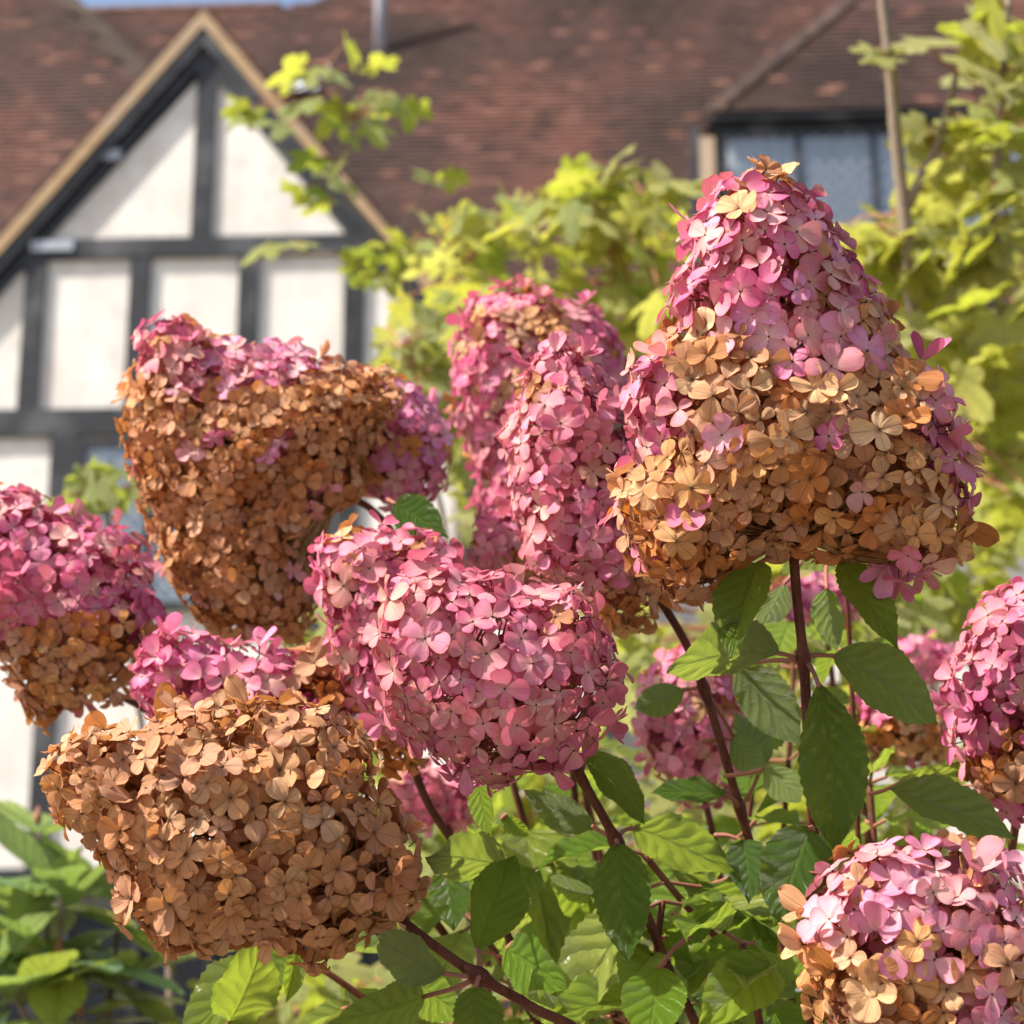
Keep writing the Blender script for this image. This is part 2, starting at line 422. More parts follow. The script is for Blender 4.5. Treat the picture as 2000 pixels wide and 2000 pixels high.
for p in posts: timber('post', p - pw, p + pw, zb1, zc0, proud=.04)
timber('storey_beam', xl, xr, zb0, zb1, proud=.05)
# first-floor storey under the beam: plaster, a leaded window and posts
px_w0, px_w1 = xz(112, 880)[0], xz(132, 880)[0]
low_posts = [xl + .09, xz(84, 1400)[0], xz(84, 1400)[0] + 1.9, xz(655, 1000)[0], xz(878, 920)[0], xr - .08]
for i in range(len(low_posts) - 1): panel(low_posts[i], low_posts[i + 1], z_g1, zb0)
for p in low_posts: timber('post', p - pw, p + pw, z_g1, zb0, proud=.04)
timber('post', px_w0 - .03, px_w0 + .14, zb0 - 1.5, zb0 - .002, proud=.06)
timber('ground_floor_beam', xl, xr, z_g0, z_g1, proud=.05)

def leaded_window(x0, x1, z0, z1, y, n, parent, mat_back, lattice=True, fw=.032):
    win = empty('window', (0, 0, 0), 0, parent)
    fr = MB(); yb = y + .05
    def bar(a, b, c, d): fr.box(((a + b) / 2, y, (c + d) / 2), ((b - a) / 2, .035, (d - c) / 2))
    bar(x0 - fw, x1 + fw, z1, z1 + fw * 1.4); bar(x0 - fw, x1 + fw, z0 - fw * 1.4, z0)
    for i in range(n + 1):
        x = x0 + (x1 - x0) * i / n; fr.box((x, y - .002, (z0 + z1) / 2), (fw * (.9 if i in (0, n) else .75), .03, (z1 - z0) / 2 + .004))
    hpart('window_frame', fr, MAT['timber'], win)
    for i in range(n):
        a = x0 + (x1 - x0) * i / n + fw * .75; b = x0 + (x1 - x0) * (i + 1) / n - fw * .75
        g = MB(); g.box(((a + b) / 2, y + .004, (z0 + z1) / 2), ((b - a) / 2, .003, (z1 - z0) / 2)); hpart('pane', g, MAT['glass' if mat_back == 'curtain' else 'unlit_glass'], win)
        if lattice and mat_back == 'curtain':
            lm = MB(); st = .13; w, hh = b - a, z1 - z0
            k = -int(hh / st) - 1
            while k * st < w + hh:
                for sgn in (1, -1):
                    # diagonal lead came clipped to the pane
                    pts = []
                    for s in (0.0, 1.0):
                        pts.append(s)
                    xs = k * st
                    t0 = max(0, -xs); t1 = min(hh, w - xs)
                    if t1 - t0 > .02:
                        za, zb_ = (z0 + t0, z0 + t1) if sgn > 0 else (z1 - t0, z1 - t1)
                        pa, pb = Vector((a + xs + t0, y - .004, za)), Vector((a + xs + t1, y - .004, zb_))
                        d = (pb - pa).normalized(); s_ = d.cross(Vector((0, 1, 0)))
                        lm.box((pa + pb) / 2, ((pb - pa).length / 2, .003, .004), (d, Vector((0, 1, 0)), s_))
                k += 1
            hpart('lead_cames', lm, MAT['lead'], win)
    bk = MB()
    m = 60; vs_ = []
    for i in range(m + 1):
        x = x0 + (x1 - x0) * i / m; yy = y + .12 + .018 * math.sin(i * 1.7) + .01 * math.sin(i * .6)
        vs_ += [(x, yy, z0 - .02), (x, yy, z1 + .02)]
    bk.add(vs_, [(2 * i, 2 * i + 2, 2 * i + 3, 2 * i + 1) for i in range(m)])
    hpart('net_curtain' if mat_back == 'curtain' else 'unlit_interior', bk, MAT[mat_back], win, True)
    return win
wx0 = px_w1 + .10
leaded_window(wx0, wx0 + 1.5, zb0 - 1.25, zb0 - .09, -.05, 3, house, 'curtain')
# ground floor: leaded lights under the jetty, unlit rooms painted near black
gx0 = xz(64, 1750)[0]
leaded_window(xl + .25, gx0 + .02, .9, z_g0 - .12, -.05, 2, house, 'room')
leaded_window(gx0 + .22, xr - .25, .9, z_g0 - .12, -.05, 7, house, 'room')
mb = slab([(xl, .05), (xr, .05), (xr, .82), (xl, .82)], -.03, .1); hpart('plinth', mb, MAT['timber'])

# rake timbers: black rafter on the wall, black barge board, tan verge
for s in (-1, 1):
    def rk(off, x): return az0 - off - x * RSL
    def strip(o0, o1, y0, y1, name, mat, xe=half + .25):
        poly = [(ax0, rk(o0, 0)), (ax0 + s * xe, rk(o0, xe)), (ax0 + s * xe, rk(o1, xe)), (ax0, rk(o1, 0))]
        if s > 0: poly = poly[::-1]
        hpart(name, slab(poly, y0, y1), mat)
    strip(.12, in_ + .012, -.038, .06, 'rafter', MAT['timber'])
    strip(.10, .235, -.095, -.065, 'barge_board', MAT['timber'])
    strip(-.035, .095, -.115, -.05, 'verge', MAT['oak'])
# pale plates added in place of light glints on the glossy timber
for px, py, w in ((98, 463, .16), (210, 292, .07)):
    q = on_y(px, py, -.06); m_ = MB(); m_.box(q, (w, .006, .04)); hpart('glint_plate', m_, MAT['glint_metal'])

# roofs ------------------------------------------------------------
def tile_tint(x, s, seed):
    n = noise.noise(Vector((x * .55 + seed, s * .5, seed))); n2 = noise.noise(Vector((x * 1.9, s * .9, seed + 4)))
    v = .52 + .85 * n + .45 * n2
    dark, midc, red, pink = Vector((.034, .021, .019)), Vector((.072, .037, .030)), Vector((.122, .052, .038)), Vector((.19, .092, .070))
    c = dark.lerp(midc, min(1, max(0, v * 1.6))) if v < .62 else midc.lerp(red, min(1, (v - .62) * 2.2))
    r = rnd()
    if r < .06: c = pink.lerp(red, rnd())
    elif r < .16: c = c.lerp(dark, .7)
    return tuple(c * U(.82, 1.15))

class Roof:
    """courses of plain tiles on a slope; e = unit along the course, g = unit up the slope, n = normal"""
    def __init__(s, origin, e, g, name, inside, nx, nz, pick=None, seed=0.0):
        s.n = e.cross(g).normalized(); s.o = Vector(origin)
        root = empty(name, (0, 0, 0), 0, house); stuff = MB(); cnt = 0
        base = MB()
        for j in range(nz[0], nz[1]):
            for i in range(nx[0], nx[1]):
                c = s.o + e * ((i + .5 * (j % 2)) * .158 + U(-.003, .003)) + g * (j * .1 + .06)
                if not inside(c): continue
                tilt = R_(U(7.5, 10.5)); tw = U(-.012, .012)
                gg = (g * math.cos(tilt) - s.n * math.sin(tilt) + e * tw).normalized()
                ee = e - gg * e.dot(gg); ee.normalize(); nn = ee.cross(gg)
                cc = c + s.n * (.018 + U(0, .004))
                tc_ = tile_tint(c.dot(e), c.dot(g), seed)
                if pick and cnt < pick[1] and pick[0](cc):
                    m_ = MB(); m_.box((0, 0, 0), (.0755, .072, .013), (ee, gg, nn), 0, tc_)
                    mobj('roof_tile', m_.mesh('roof_tile', [MAT['tile']], False), root, cc); cnt += 1
                else: stuff.box(cc, (.0755, .072, .013), (ee, gg, nn), 0, tc_)
        if stuff.f:
            so_ = hpart('roof_tiles', stuff, MAT['tile'], root); so_['kind'] = 'stuff'
        s.root = root; s.cnt = cnt
ex = Vector((1, 0, 0)); gs = Vector((0, math.cos(R_(50)), math.sin(R_(50))))
def to_px(q):
    w = HM @ q + HO - CAM; k = w.dot(FW); return W / 2 + F * w.dot(RT) / k, W / 2 - F * w.dot(UP) / k
Y0 = 1.0
ridge = on_slope(300, 24, Y0)
def in_main(c):
    # leave out what the gable wing covers
    return c.z < ridge.z and not (abs(c.x - ax0) < half and c.z < rake_z(c.x) - .1)
def show(q):
    x, y = to_px(q)
    return (800 < x < 1290 and 60 < y < 330) or (300 < x < 690 and 12 < y < 90)
n_up = int((ridge.z - 5.9) / math.sin(R_(50)) / .1)
o0 = Vector((0, Y0 + (5.9 - 6.56) / TAN, 5.9))
# right part of the main range stands one step higher than the left ridge
ridge_r = ridge.z + 1.2
xs_ = on_slope(520, 3, Y0).x
def in_main2(c):
    if abs(c.x - ax0) < half and c.z < rake_z(c.x) - .1: return False
    return c.z < ridge.z + max(0, min(1.2, (c.x - xs_) * .35))
Roof(o0, ex, gs, 'main_roof', in_main2, (-47, 52), (0, n_up + 19), (show, 230), 1.3)
# boarding under the tiles so no light shows through
bd = MB()
a_, b_ = o0, o0 + gs * ((ridge_r - 5.9) / math.sin(R_(50)))
bd.add([(-8, a_.y, a_.z), (8, a_.y, a_.z), (8, b_.y, b_.z), (xs_ + 3.5, b_.y, b_.z), (xs_, ridge.y, ridge.z), (-8, ridge.y, ridge.z)], [(0, 1, 2, 3, 4, 5)], 0, None, (.05, .035, .03))
bd.add([(-8, ridge.y, ridge.z), (xs_, ridge.y, ridge.z), (xs_ + 3.5, b_.y, b_.z), (8, b_.y, b_.z), (8, b_.y + 6, 5.5), (-8, b_.y + 6, 5.5)], [(0, 1, 2, 3, 4, 5)], 0, None, (.09, .05, .04))
hpart('roof_boarding', bd, MAT['tile'])
rt = MB()
i = 0; x = -7.0
while x < xs_:
    rt.tube([(x, ridge.y, ridge.z + .0), (x + .29, ridge.y, ridge.z + .0)], [.085, .09], 10, 0); x += .3
for k in range(len(rt.c)): rt.c[k] = (.13, .07, .055)
hpart('ridge_tiles', rt, MAT['tile'])

# left hipped roof, standing a little forward
YL = .45
Ah, Bh = on_slope(100, -4, YL), on_slope(285, 185, YL)
def in_left(c):
    t_ = (c.z - Bh.z) / (Ah.z - Bh.z); xh = Bh.x + (Ah.x - Bh.x) * t_
    if abs(c.x - ax0) < half and c.z < rake_z(c.x) + .0: return False
    return c.x < xh and c.z < Ah.z + .4
def show_l(q):
    x, y = to_px(q); return 0 < x < 215 and 20 < y < 330
o1 = Vector((0, YL + (5.9 - 6.56) / TAN, 5.9))
Roof(o1, ex, gs, 'hipped_roof', in_left, (-45, 5), (0, n_up + 7), (show_l, 70), 7.7)
bd = MB(); lo = Bh + (Bh - Ah) * .9
bd.add([(-8, o1.y, 5.9), (lo.x, lo.y, lo.z), Bh, Ah, Ah + (Ah - Bh) * .3, (-8, Ah.y + .3, Ah.z + .36)], [(0, 1, 2, 3, 4, 5)], 0, None, (.05, .035, .03))
hpart('hip_boarding', bd, MAT['tile'])
# returning hip slope: stepped tile ends facing right
hp = MB(); steps = 30
A2 = Ah + (Ah - Bh) * .1
for k in range(steps):
    t0 = k / steps
    a = Bh.lerp(A2, t0); b = Bh.lerp(A2, (k + 1.35) / steps)
    d = (b - a).normalized(); out = Vector((.75, .62, .05)).normalized(); nn = d.cross(out).normalized()
    c = (a + b) / 2 + out * .17 + nn * 0.0
    hp.box(c, ((b - a).length / 2, .20, .012), (d, out, nn), 0, tuple(Vector((.075, .052, .036)) * U(.7, 1.3)))
hpart('hip_tiles', hp, MAT['tile'])
hb = MB(); hb.add([Bh, A2, A2 + Vector((.9, .9, -.1)), Bh + Vector((.9, .9, -.1))], [(0, 1, 2, 3)], 0, None, (.05, .035, .03)); hpart('hip_underlay', hb, MAT['tile'])

# gable wing roof slopes (running back into the main roof)
for s in (-1, 1):
    L = half + .3; dn = Vector((s * 1, 0, -RSL)).normalized()
    p0 = Vector((ax0, -.10, az0 + .03)); e_ = Vector((0, 1, 0)); ln = L * math.sqrt(1 + RSL * RSL)
    m_ = MB(); nrm = dn.cross(e_).normalized()
    if nrm.z < 0: nrm = -nrm
    m_.box(p0 + dn * (ln / 2) + e_ * 2.2 + nrm * .0, (ln / 2, 2.2, .025), (dn, e_, nrm), 0, (.11, .06, .05))
    for j in range(int(ln / .1)):
        for i in range(14):
            if i > 8 and j > 6: continue
            m_.box(p0 + dn * (j * .1 + .05) + e_ * (.085 + i * .168 + .08 * (j % 2)) + nrm * .04, (.07, .08, .007), (dn, e_, nrm), 0, tile_tint(i, j * .1, 3.3))
    o = hpart('gable_roof_tiles', m_, MAT['tile']); o['kind'] = 'stuff'
# lead valley beside the gable and the vent pipe on the roof
q = on_slope(570, 172, Y0 - .06); m_ = MB(); dd = Vector((1, 0, 0))
m_.box(q + Vector((0, -.05, .03)), (.17, .10, .01), (ex, gs, ex.cross(gs))); hpart('lead_flashing', m_, MAT['lead'])
q = on_slope(718, 100, Y0); m_ = MB()
m_.tube([q + Vector((0, -.05, -.1)), q + Vector((0, -.05, 1.6))], [.062, .062], 12); hpart('vent_pipe', m_, MAT['pipe'], house, True)

# dormer ------------------------------------------------------------
dorm = empty('dormer', (0, 0, 0), 0, house)
yd = 1.55
e0 = on_y(1340, 214, yd - .12); e1x = e0.x + 3.9
zev = e0.z
H0 = on_slope(1350, 212, yd - .1 - (zev - 6.56) / TAN); 
ydl = yd - .1 - (zev - 6.56) / TAN
top = on_slope(1592, 14, ydl)
def in_dorm(c):
    t_ = (c.z - e0.z) / (top.z - e0.z); xh = e0.x + (top.x - e0.x) * t_
    return c.x > xh and c.z < top.z and c.x < e1x
def show_d(q): return False
e_o = Vector((e0.x - .2, yd - .1, zev))
Roof(e_o, ex, gs, 'dormer_roof', in_dorm, (0, 30), (0, 36), None, 11.1)
bd = MB(); T2 = Vector((e1x, top.y, top.z))
bd.add([Vector((e0.x, yd - .1, zev)), Vector((e1x, yd - .1, zev)), T2, top], [(0, 1, 2, 3)], 0, None, (.05, .035, .03))
bd.add([top, T2, T2 + Vector((0, 2.2, -.4)), top + Vector((0, 2.2, -.4))], [(0, 1, 2, 3)], 0, None, (.1, .06, .05))
bd.add([Vector((e0.x, yd - .1, zev)), top, top + Vector((-.05, 2.2, -.4)), Vector((e0.x - .1, yd + 1.7, zev))], [(0, 1, 2, 3)], 0, None, (.11, .062, .05))
hpart('roof_boarding', bd, MAT['tile'], dorm)
hp = MB(); A_, B_ = Vector((e0.x, yd - .1, zev)), top
for k in range(17):
    a = A_.lerp(B_, k / 17); b = A_.lerp(B_, (k + 1.25) / 17); d = (b - a).normalized()
    out = Vector((-.8, .55, 0)).normalized(); nn = d.cross(out).normalized()
    if nn.z < 0: nn = -nn
    rot = Matrix.Rotation(R_(-14), 3, out); d2, n2_ = rot @ d, rot @ nn
    for sd_ in (-1, 1):
        hp.box((a + b) / 2 + Vector((0, -.01, .06)) + out * .05 * sd_ - nn * .02, ((b - a).length / 2, .06, .012), (d2, (out - n2_ * .45 * sd_).normalized(), n2_), 0, tuple(Vector((.055, .034, .028)) * U(.6, 1.5)))
hpart('hip_tiles', hp, MAT['tile'], dorm)
def dx(px): return on_y(px, 350, yd).x
zs0 = on_y(1450, 478, yd).z
mb = MB(); mb.box(((e0.x + e1x) / 2, yd - .06, zev - .035), ((e1x - e0.x) / 2, .06, .02)); hpart('soffit', mb, MAT['timber'], dorm)
mb = slab([(dx(1346), zev - .11), (e1x - .1, zev - .11), (e1x - .1, zev - .055), (dx(1346), zev - .055)], yd - .03, yd + .05); hpart('head_beam', mb, MAT['timber'], dorm)
mb = slab([(dx(1322), zs0 - 1.2), (dx(1350), zs0 - 1.2), (dx(1350), zev - .16), (dx(1322), zev - .16)], yd - .02, yd + .06); hpart('corner_post', mb, MAT['tanpost'], dorm)
mb = MB(); mb.box((dx(1314), yd + .8, (zs0 - 1.2 + zev - .06) / 2), (.03, .8, (zev - zs0 + 1.14) / 2)); hpart('cheek', mb, MAT['timber'], dorm)
leaded_window(dx(1366), dx(1366) + 2.45, zs0, zev - .155, yd, 4, dorm, 'curtain')
mb = slab([(dx(1350), zs0 - .16), (e1x - .1, zs0 - .16), (e1x - .1, zs0 - .07), (dx(1350), zs0 - .07)], yd - .06, yd + .06); hpart('sill', mb, MAT['timber'], dorm)

# ------------------------------------------------------------------ hydrangea: florets
def sepal(mb, ang, L, Wd, lift, cup, curl, crump, twist, mi, nt=6, ns=4, c=None, zoff=0.0):
    ca, sa = math.cos(ang), math.sin(ang)
    vs_ = []; uvs = []
    sd = U(0, 50); off = U(-.12, .12)
    for i in range(nt + 1):
        t = tt = math.sin(math.pi / 2 * (i / nt)) ** 1.15
        w = 1.27 * Wd * (tt ** .72) * math.sqrt(max(0.0, 1 - tt ** 2.7)) + (.05 * Wd if i == 0 else 0)
        for j in range(ns + 1):
            s = -1 + 2 * j / ns
            x = s * w + off * L * t * t; y = tt * L
            z = lift * y + cup * (s * s) * w * .9 - curl * L * t * t + twist * s * w * t
            if crump: z += crump * L * noise.noise(Vector((s * 1.6 + sd, t * 2.2, sd)))
            z += zoff
            vs_.append((x * ca - y * sa, x * sa + y * ca, z)); uvs.append((s * .5 + .5, t))
    fs = []
    for i in range(nt):
        for j in range(ns):
            a = i * (ns + 1) + j; fs.append((a, a + 1, a + ns + 2, a + ns + 1))
    mb.add(vs_, fs, mi, uvs, c)

def floret_mesh(dry, hi=True, mb=None, xf=None, c=None, lo=False):
    own = mb is None
    m = MB()
    nt, ns = (7, 6) if hi is True else hi
    a0 = U(0, math.pi)
    n = 4 if rnd() < .88 else (3 if rnd() < .6 else 5)
    open_ = U(-.18, .35) if not dry else U(-.28, .35)
    mess = .95 if not dry else 1.1
    shut = U(.5, 1.1) if rnd() < (.08 if not dry else .10) else 0.0
    big = U(.82, 1.10)
    for k in range(n):
        if n == 4 and rnd() < .05: continue
        L = U(.78, 1.12) * (1.0 if k % 2 else .90) * big
        sepal(m, a0 + 2 * math.pi * k / n + U(-.20, .20), L, L * U(.44, .70) * (1 if n < 5 else .85), open_ + shut + U(-.22, .30) * mess,
              U(-.25, .45) * mess, U(-.10, .32) * mess, (U(.02, .08) if not dry else random.choice((U(.05, .11), U(.07, .15), U(.15, .28)))), U(-.3, .3) * mess, 0, nt, ns, c, .02 * (k % 2))
    if hi is True:
        # the little eye: stamens and ovary
        vs_ = []; 
        for (r, z) in ((.035, -.02), (.055, .04), (.025, .08)):
            for q in range(6): vs_.append((r * math.cos(q * 1.047), r * math.sin(q * 1.047), z))
        fs = [(i * 6 + q, i * 6 + (q + 1) % 6, i * 6 + 6 + (q + 1) % 6, i * 6 + 6 + q) for i in range(2) for q in range(6)] + [tuple(range(12, 18))]
        m.add(vs_, fs, 1)
        m.tube([(0, 0, 0), (U(-.1, .1), U(-.1, .1), -.55)], [.03, .03], 4, 1, False)
    if own: return m.mesh('dried_floret' if dry else 'pink_floret', [MAT['dry' if dry else 'pink'], MAT['eye']])
    o = len(mb.v)
    for v in m.v: mb.v.append(tuple(xf @ Vector(v)))
    for f, mi, uv_, cc in zip(m.f, m.mi, m.uv, m.c):
        mb.f.append([i + o for i in f]); mb.mi.append(mi if mi else lo); mb.uv.append(uv_); mb.c.append(c)
PINKM = [floret_mesh(False) for _ in range(40)]
DRYM = [floret_mesh(True) for _ in range(46)]

PINKS = [(.64, .17, .32), (.60, .13, .28), (.67, .26, .46), (.62, .18, .25), (.76, .38, .49), (.52, .085, .23), (.64, .30, .31)]
DRYS = [(.61, .315, .125), (.56, .245, .075), (.72, .44, .22), (.53, .28, .15), (.52, .19, .042), (.66, .35, .13), (.42, .18, .07), (.60, .31, .20)]
def pick_col(dry, hue=None, dhue=None):
    c = Vector(random.choice(DRYS if dry else PINKS))
    if dry and dhue is not None: c = c.lerp(Vector(dhue), .5)
    if hue is not None: c = c.lerp(Vector(hue), .55)
    c *= U(.82, 1.12)
    return (c.x, c.y, c.z)

def poly_dist(x, y, poly):
    inside = False; dm = 1e18; n = len(poly); j = n - 1
    for i in range(n):
        xi, yi = poly[i]; xj, yj = poly[j]
        if (yi > y) != (yj > y) and x < (xj - xi) * (y - yi) / (yj - yi) + xi: inside = not inside
        dx_, dy_ = xj - xi, yj - yi
        t_ = max(0, min(1, ((x - xi) * dx_ + (y - yi) * dy_) / (dx_ * dx_ + dy_ * dy_ + 1e-12)))
        dd_ = (x - xi - t_ * dx_) ** 2 + (y - yi - t_ * dy_) ** 2
        dm = min(dm, dd_); j = i
    d = math.sqrt(dm); return d if inside else -d

def tube_part(name, pts, r0, r1, mat, parent, org, nodes=(), n=8):
    mb = MB(); m = len(pts); rads = []
    for i in range(m):
        r = r0 + (r1 - r0) * i / (m - 1)
        for q in nodes:
            dd_ = (pts[i] - q).length
            r += .0008 * math.exp(-(dd_ / .006) ** 2)
        rads.append(r)
    mb.tube([p - org for p in pts], rads, n)
    return mobj(name, mb.mesh(name, [mat]), parent)

def dense(pts, step=.006):
    out = [pts[0]]
    for a, b in zip(pts, pts[1:]):
        k = max(1, int((b - a).length / step))
        for i in range(1, k + 1): out.append(a.lerp(b, i / k))
    return out

# leaf blade -------------------------------------------------------
def blade(Wd=.5, fold=.35, curl=.25, wave=.03, serr=.02, sx=0.0, tipdrop=.0, n=30, m=10, wide=.45):
    """unit-length blade along +Y, upper side +Z"""
    mb = MB(); vs_ = []; uvs = []; sd = U(0, 90)
    for i in range(n + 1):
        t = i / n
        w = Wd * .5 * (math.sin(math.pi * t ** (math.log(.5) / math.log(wide)))) ** .8 if 0 < t < 1 else 0
        w *= 1 - .25 * max(0, t - .8) / .2
        w = max(w, .004)
        for j in range(m + 1):
            s = -1 + 2 * j / m
            ww = w * (1 + (serr * .7 * (1 if (i % 2) else -1) if j in (0, m) and 0 < i < n else 0) / max(.2, Wd) * 2)
            x = s * ww * math.cos(fold * abs(s) ** .3)
            z = abs(s) * ww * math.sin(fold) - curl * (t * t) - tipdrop * max(0, t - .7) ** 2 * 4
            z += wave * math.sin(t * 15 + sd + (2 if s > 0 else 0)) * s * s + .02 * noise.noise(Vector((s * 1.3 + sd, t * 3, 0)))
            # side veins dimple the blade
            z -= .006 * math.cos(2 * math.pi * (t * 6.5 - abs(s) ** .8 * Wd)) * min(1, abs(s) * 3)
            vs_.append((x + sx * t * t, t - .12 * curl * t * t, z)); uvs.append((s * .5 + .5, t))
    fs = [(i * (m + 1) + j, i * (m + 1) + j + 1, (i + 1) * (m + 1) + j + 1, (i + 1) * (m + 1) + j) for i in range(n) for j in range(m)]
    mb.add(vs_, fs, 0, uvs); return mb
def blade_mesh(name='leaf', mat='leaf', **k): return blade(**k).mesh(name, [MAT[mat]])
LEAFM = [blade_mesh(Wd=U(.48, .62), fold=U(.1, .55), curl=U(.0, .38), wave=U(.01, .04), serr=.012, sx=U(-.12, .12), wide=U(.40, .5)) for _ in range(14)]
NARROW = [blade_mesh('leaf', 'rhodo', Wd=U(.36, .46), fold=U(.05, .4), curl=U(-.05, .3), wave=.012, serr=0, sx=U(-.08, .08), wide=U(.5, .6), n=10, m=4) for _ in range(8)]

GREENS = [(.07, .18, .02), (.095, .22, .022), (.135, .27, .025), (.19, .32, .03), (.10, .21, .03)]
YGREENS = [(.56, .58, .07), (.66, .63, .11), (.42, .53, .05), (.72, .68, .20), (.60, .57, .07), (.28, .43, .05)]
def basis(y, z):
    y = y.normalized(); x = y.cross(z)
    if x.length < 1e-5: x = y.orthogonal()
    x.normalize(); z = x.cross(y)
    return Matrix((x, y, z)).transposed()

def put_leaf(parent, org, base, tip, side='top', roll=0.0, me=None, colr=None, pet=None, name='leaf', **k):
    """leaf from base to tip (world points); side says which face looks at the camera; pet = petiole start"""
    a = tip - base; L = a.length; tc_ = (CAM - (base + tip) / 2)
    nrm = tc_ - a * (tc_.dot(a) / a.length_squared); nrm.normalize()
    if side == 'under': nrm = -nrm
    nrm = Matrix.Rotation(R_(roll), 3, a.normalized()) @ nrm
    if me is None: me = blade_mesh(name, 'leaf', **k)
    B = basis(a, nrm)
    M = Matrix.Translation(base - org) @ B.to_4x4() @ Matrix.Scale(L, 4)
    o = mobj(name, me, parent, m=M)
    o.color = (*(colr or random.choice(GREENS)), 1)
    if pet is not None:
        Mi = M.inverted(); p0 = Mi @ (pet - org); p1 = Vector((0, .02, 0))
        dvec = (p1 - p0); mid = (p0 + p1) / 2 + Vector((0, -.02, .05 * dvec.length + .01))
        mb = MB(); mb.tube(spline([p0, mid, p1], 5), [.0016 / L] * 5 + [.0014 / L] * 6, 6)
        mobj('petiole', mb.mesh('petiole', [MAT['petiole']]), o)
    return o

# ------------------------------------------------------------------ flowering stems
def flowering(label, d, poly, stem, dry=True, flip=(), noise_p=.05, fr=.0172, k=.80, inset=13, cap=296, hue=None, space=.0123, ground=None,
              leaves=(), r0=.0029, tail=True, rot=None, sparse=1.0, dhue=None):
    s = d / F
    cx = sum(p[0] for p in poly) / len(poly); cy = sum(p[1] for p in poly) / len(poly)
    ctr = P(cx, cy, d)
    pts = [P(*q) for q in stem]
    gx, gy = ground if ground else (pts[-1].x * .6 + .12, pts[-1].y * .5 + .95)
    low = pts[-1]
    if tail:
        pts += [low.lerp(Vector((gx, gy, 0)), .45) + Vector((0, 0, .0)), Vector((gx, gy, -.02))]
    root = empty('hydrangea_stem', Vector((gx, gy, 0)) if tail else pts[-1]); org = Vector(root.location)
    tag(root, label, 'hydrangea', 'hydrangea flower heads')
    sp = dense(spline(pts, 10), .004)
    nodes = [P(*q[0]) for q in leaves if q[0] is not None]
    tube_part('stem', sp, r0, r0 * 1.5, MAT['stem'], root, org, nodes, 9)
    # the head's volume: the outline swells towards and away from the viewer
    xs = [p[0] for p in poly]; ys = [p[1] for p in poly]
    Rm = max(poly_dist(U(min(xs), max(xs)), U(min(ys), max(ys)), poly) for _ in range(400)) - inset
    def hgt(x, y):
        e = poly_dist(x, y, poly) - inset
        if e <= 0: return None
        q = min(1, e / Rm); return Rm * k * math.sqrt(max(0, 1 - (1 - q) ** 2))
    acc = []; cell = {}; cs = space
    def near(q, sp_):
        i0, j0, k0 = int(q.x // cs), int(q.y // cs), int(q.z // cs)
        for i in (-1, 0, 1):
            for j in (-1, 0, 1):
                for l in (-1, 0, 1):
                    for z in cell.get((i0 + i, j0 + j, k0 + l), ()):
                        if (z - q).length < sp_: return True
        return False
    fails = 0
    while fails < 700:
        x, y = U(min(xs), max(xs)), U(min(ys), max(ys)); h = hgt(x, y)
        if h is None: continue
        e = 3.0
        gx_ = ((hgt(x + e, y) or 0) - (hgt(x - e, y) or 0)) / (2 * e); gy_ = ((hgt(x, y + e) or 0) - (hgt(x, y - e) or 0)) / (2 * e)
        if rnd() > min(1, .35 * math.sqrt(1 + gx_ * gx_ + gy_ * gy_)): continue
        sg = 1 if rnd() < .62 else -1
        lump = .10 * Rm * noise.noise(Vector((x, y, sg * 40)) * (.0042 * d * 1.4)) * 1.6
        w = sg * max(2, h + lump)
        q = Vector((x * s, -y * s, w * s))
        if near(q, space * U(.86, 1.12)): fails += 1; continue
        fails = 0
        n = Vector((-gx_, gy_, 1.0 * sg)); n.normalize()
        if sg < 0: n = Vector((-gx_, gy_, -1)).normalized()
        acc.append((q, n, x, y, sg)); cell.setdefault((int(q.x // cs), int(q.y // cs), int(q.z // cs)), []).append(q)
    base = Vector((cx * s, -cy * s, 0))
    # centre line the stalks spring from
    st0 = pts[0]
    far = max(poly, key=lambda p: (P(p[0], p[1], d) - st0).length)
    tipw = st0.lerp(P(far[0], far[1], d), .82)
    head_c = ctr
    def wld(q):  # local plane coordinates to world offset from the head centre
        v = q - base; return RT * v.x + UP * v.y - FW * v.z
    sk = MB(); ax_ = [st0 - head_c, (st0.lerp(tipw, .5)) - head_c, tipw - head_c]
    sk.tube(ax_, [r0, r0 * .75, r0 * .3], 6)
    axv = ax_[2] - ax_[0]
    order = sorted(acc, key=lambda a: -a[0].z)
    singles = order[:cap]; rest = order[cap:]
    def style(x, y):
        dr = dry
        for (ex_, ey_, rx, ry, *force) in flip:
            if ((x - ex_) / rx) ** 2 + ((y - ey_) / ry) ** 2 < 1 + U(-.25, .25): dr = force[0] if force else not dry
        if rnd() < noise_p: dr = not dr
        return dr
    def border(x, y):
        b = 9.0
        for (ex_, ey_, rx, ry, *force) in flip: b = min(b, abs(math.sqrt(((x - ex_) / rx) ** 2 + ((y - ey_) / ry) ** 2) - 1))
        return b
    def frame(n):
        nw = RT * n.x + UP * n.y - FW * n.z
        nw = (nw + Vector((0, 0, U(-.10, .22)))).normalized()
        nw = (nw + Vector((U(-1, 1), U(-1, 1), U(-1, 1))) * .31).normalized()
        B = basis(nw.orthogonal(), nw)
        return nw, B @ Matrix.Rotation(U(0, 6.28), 3, 'Z')
    pieces = []
    inner = MB()
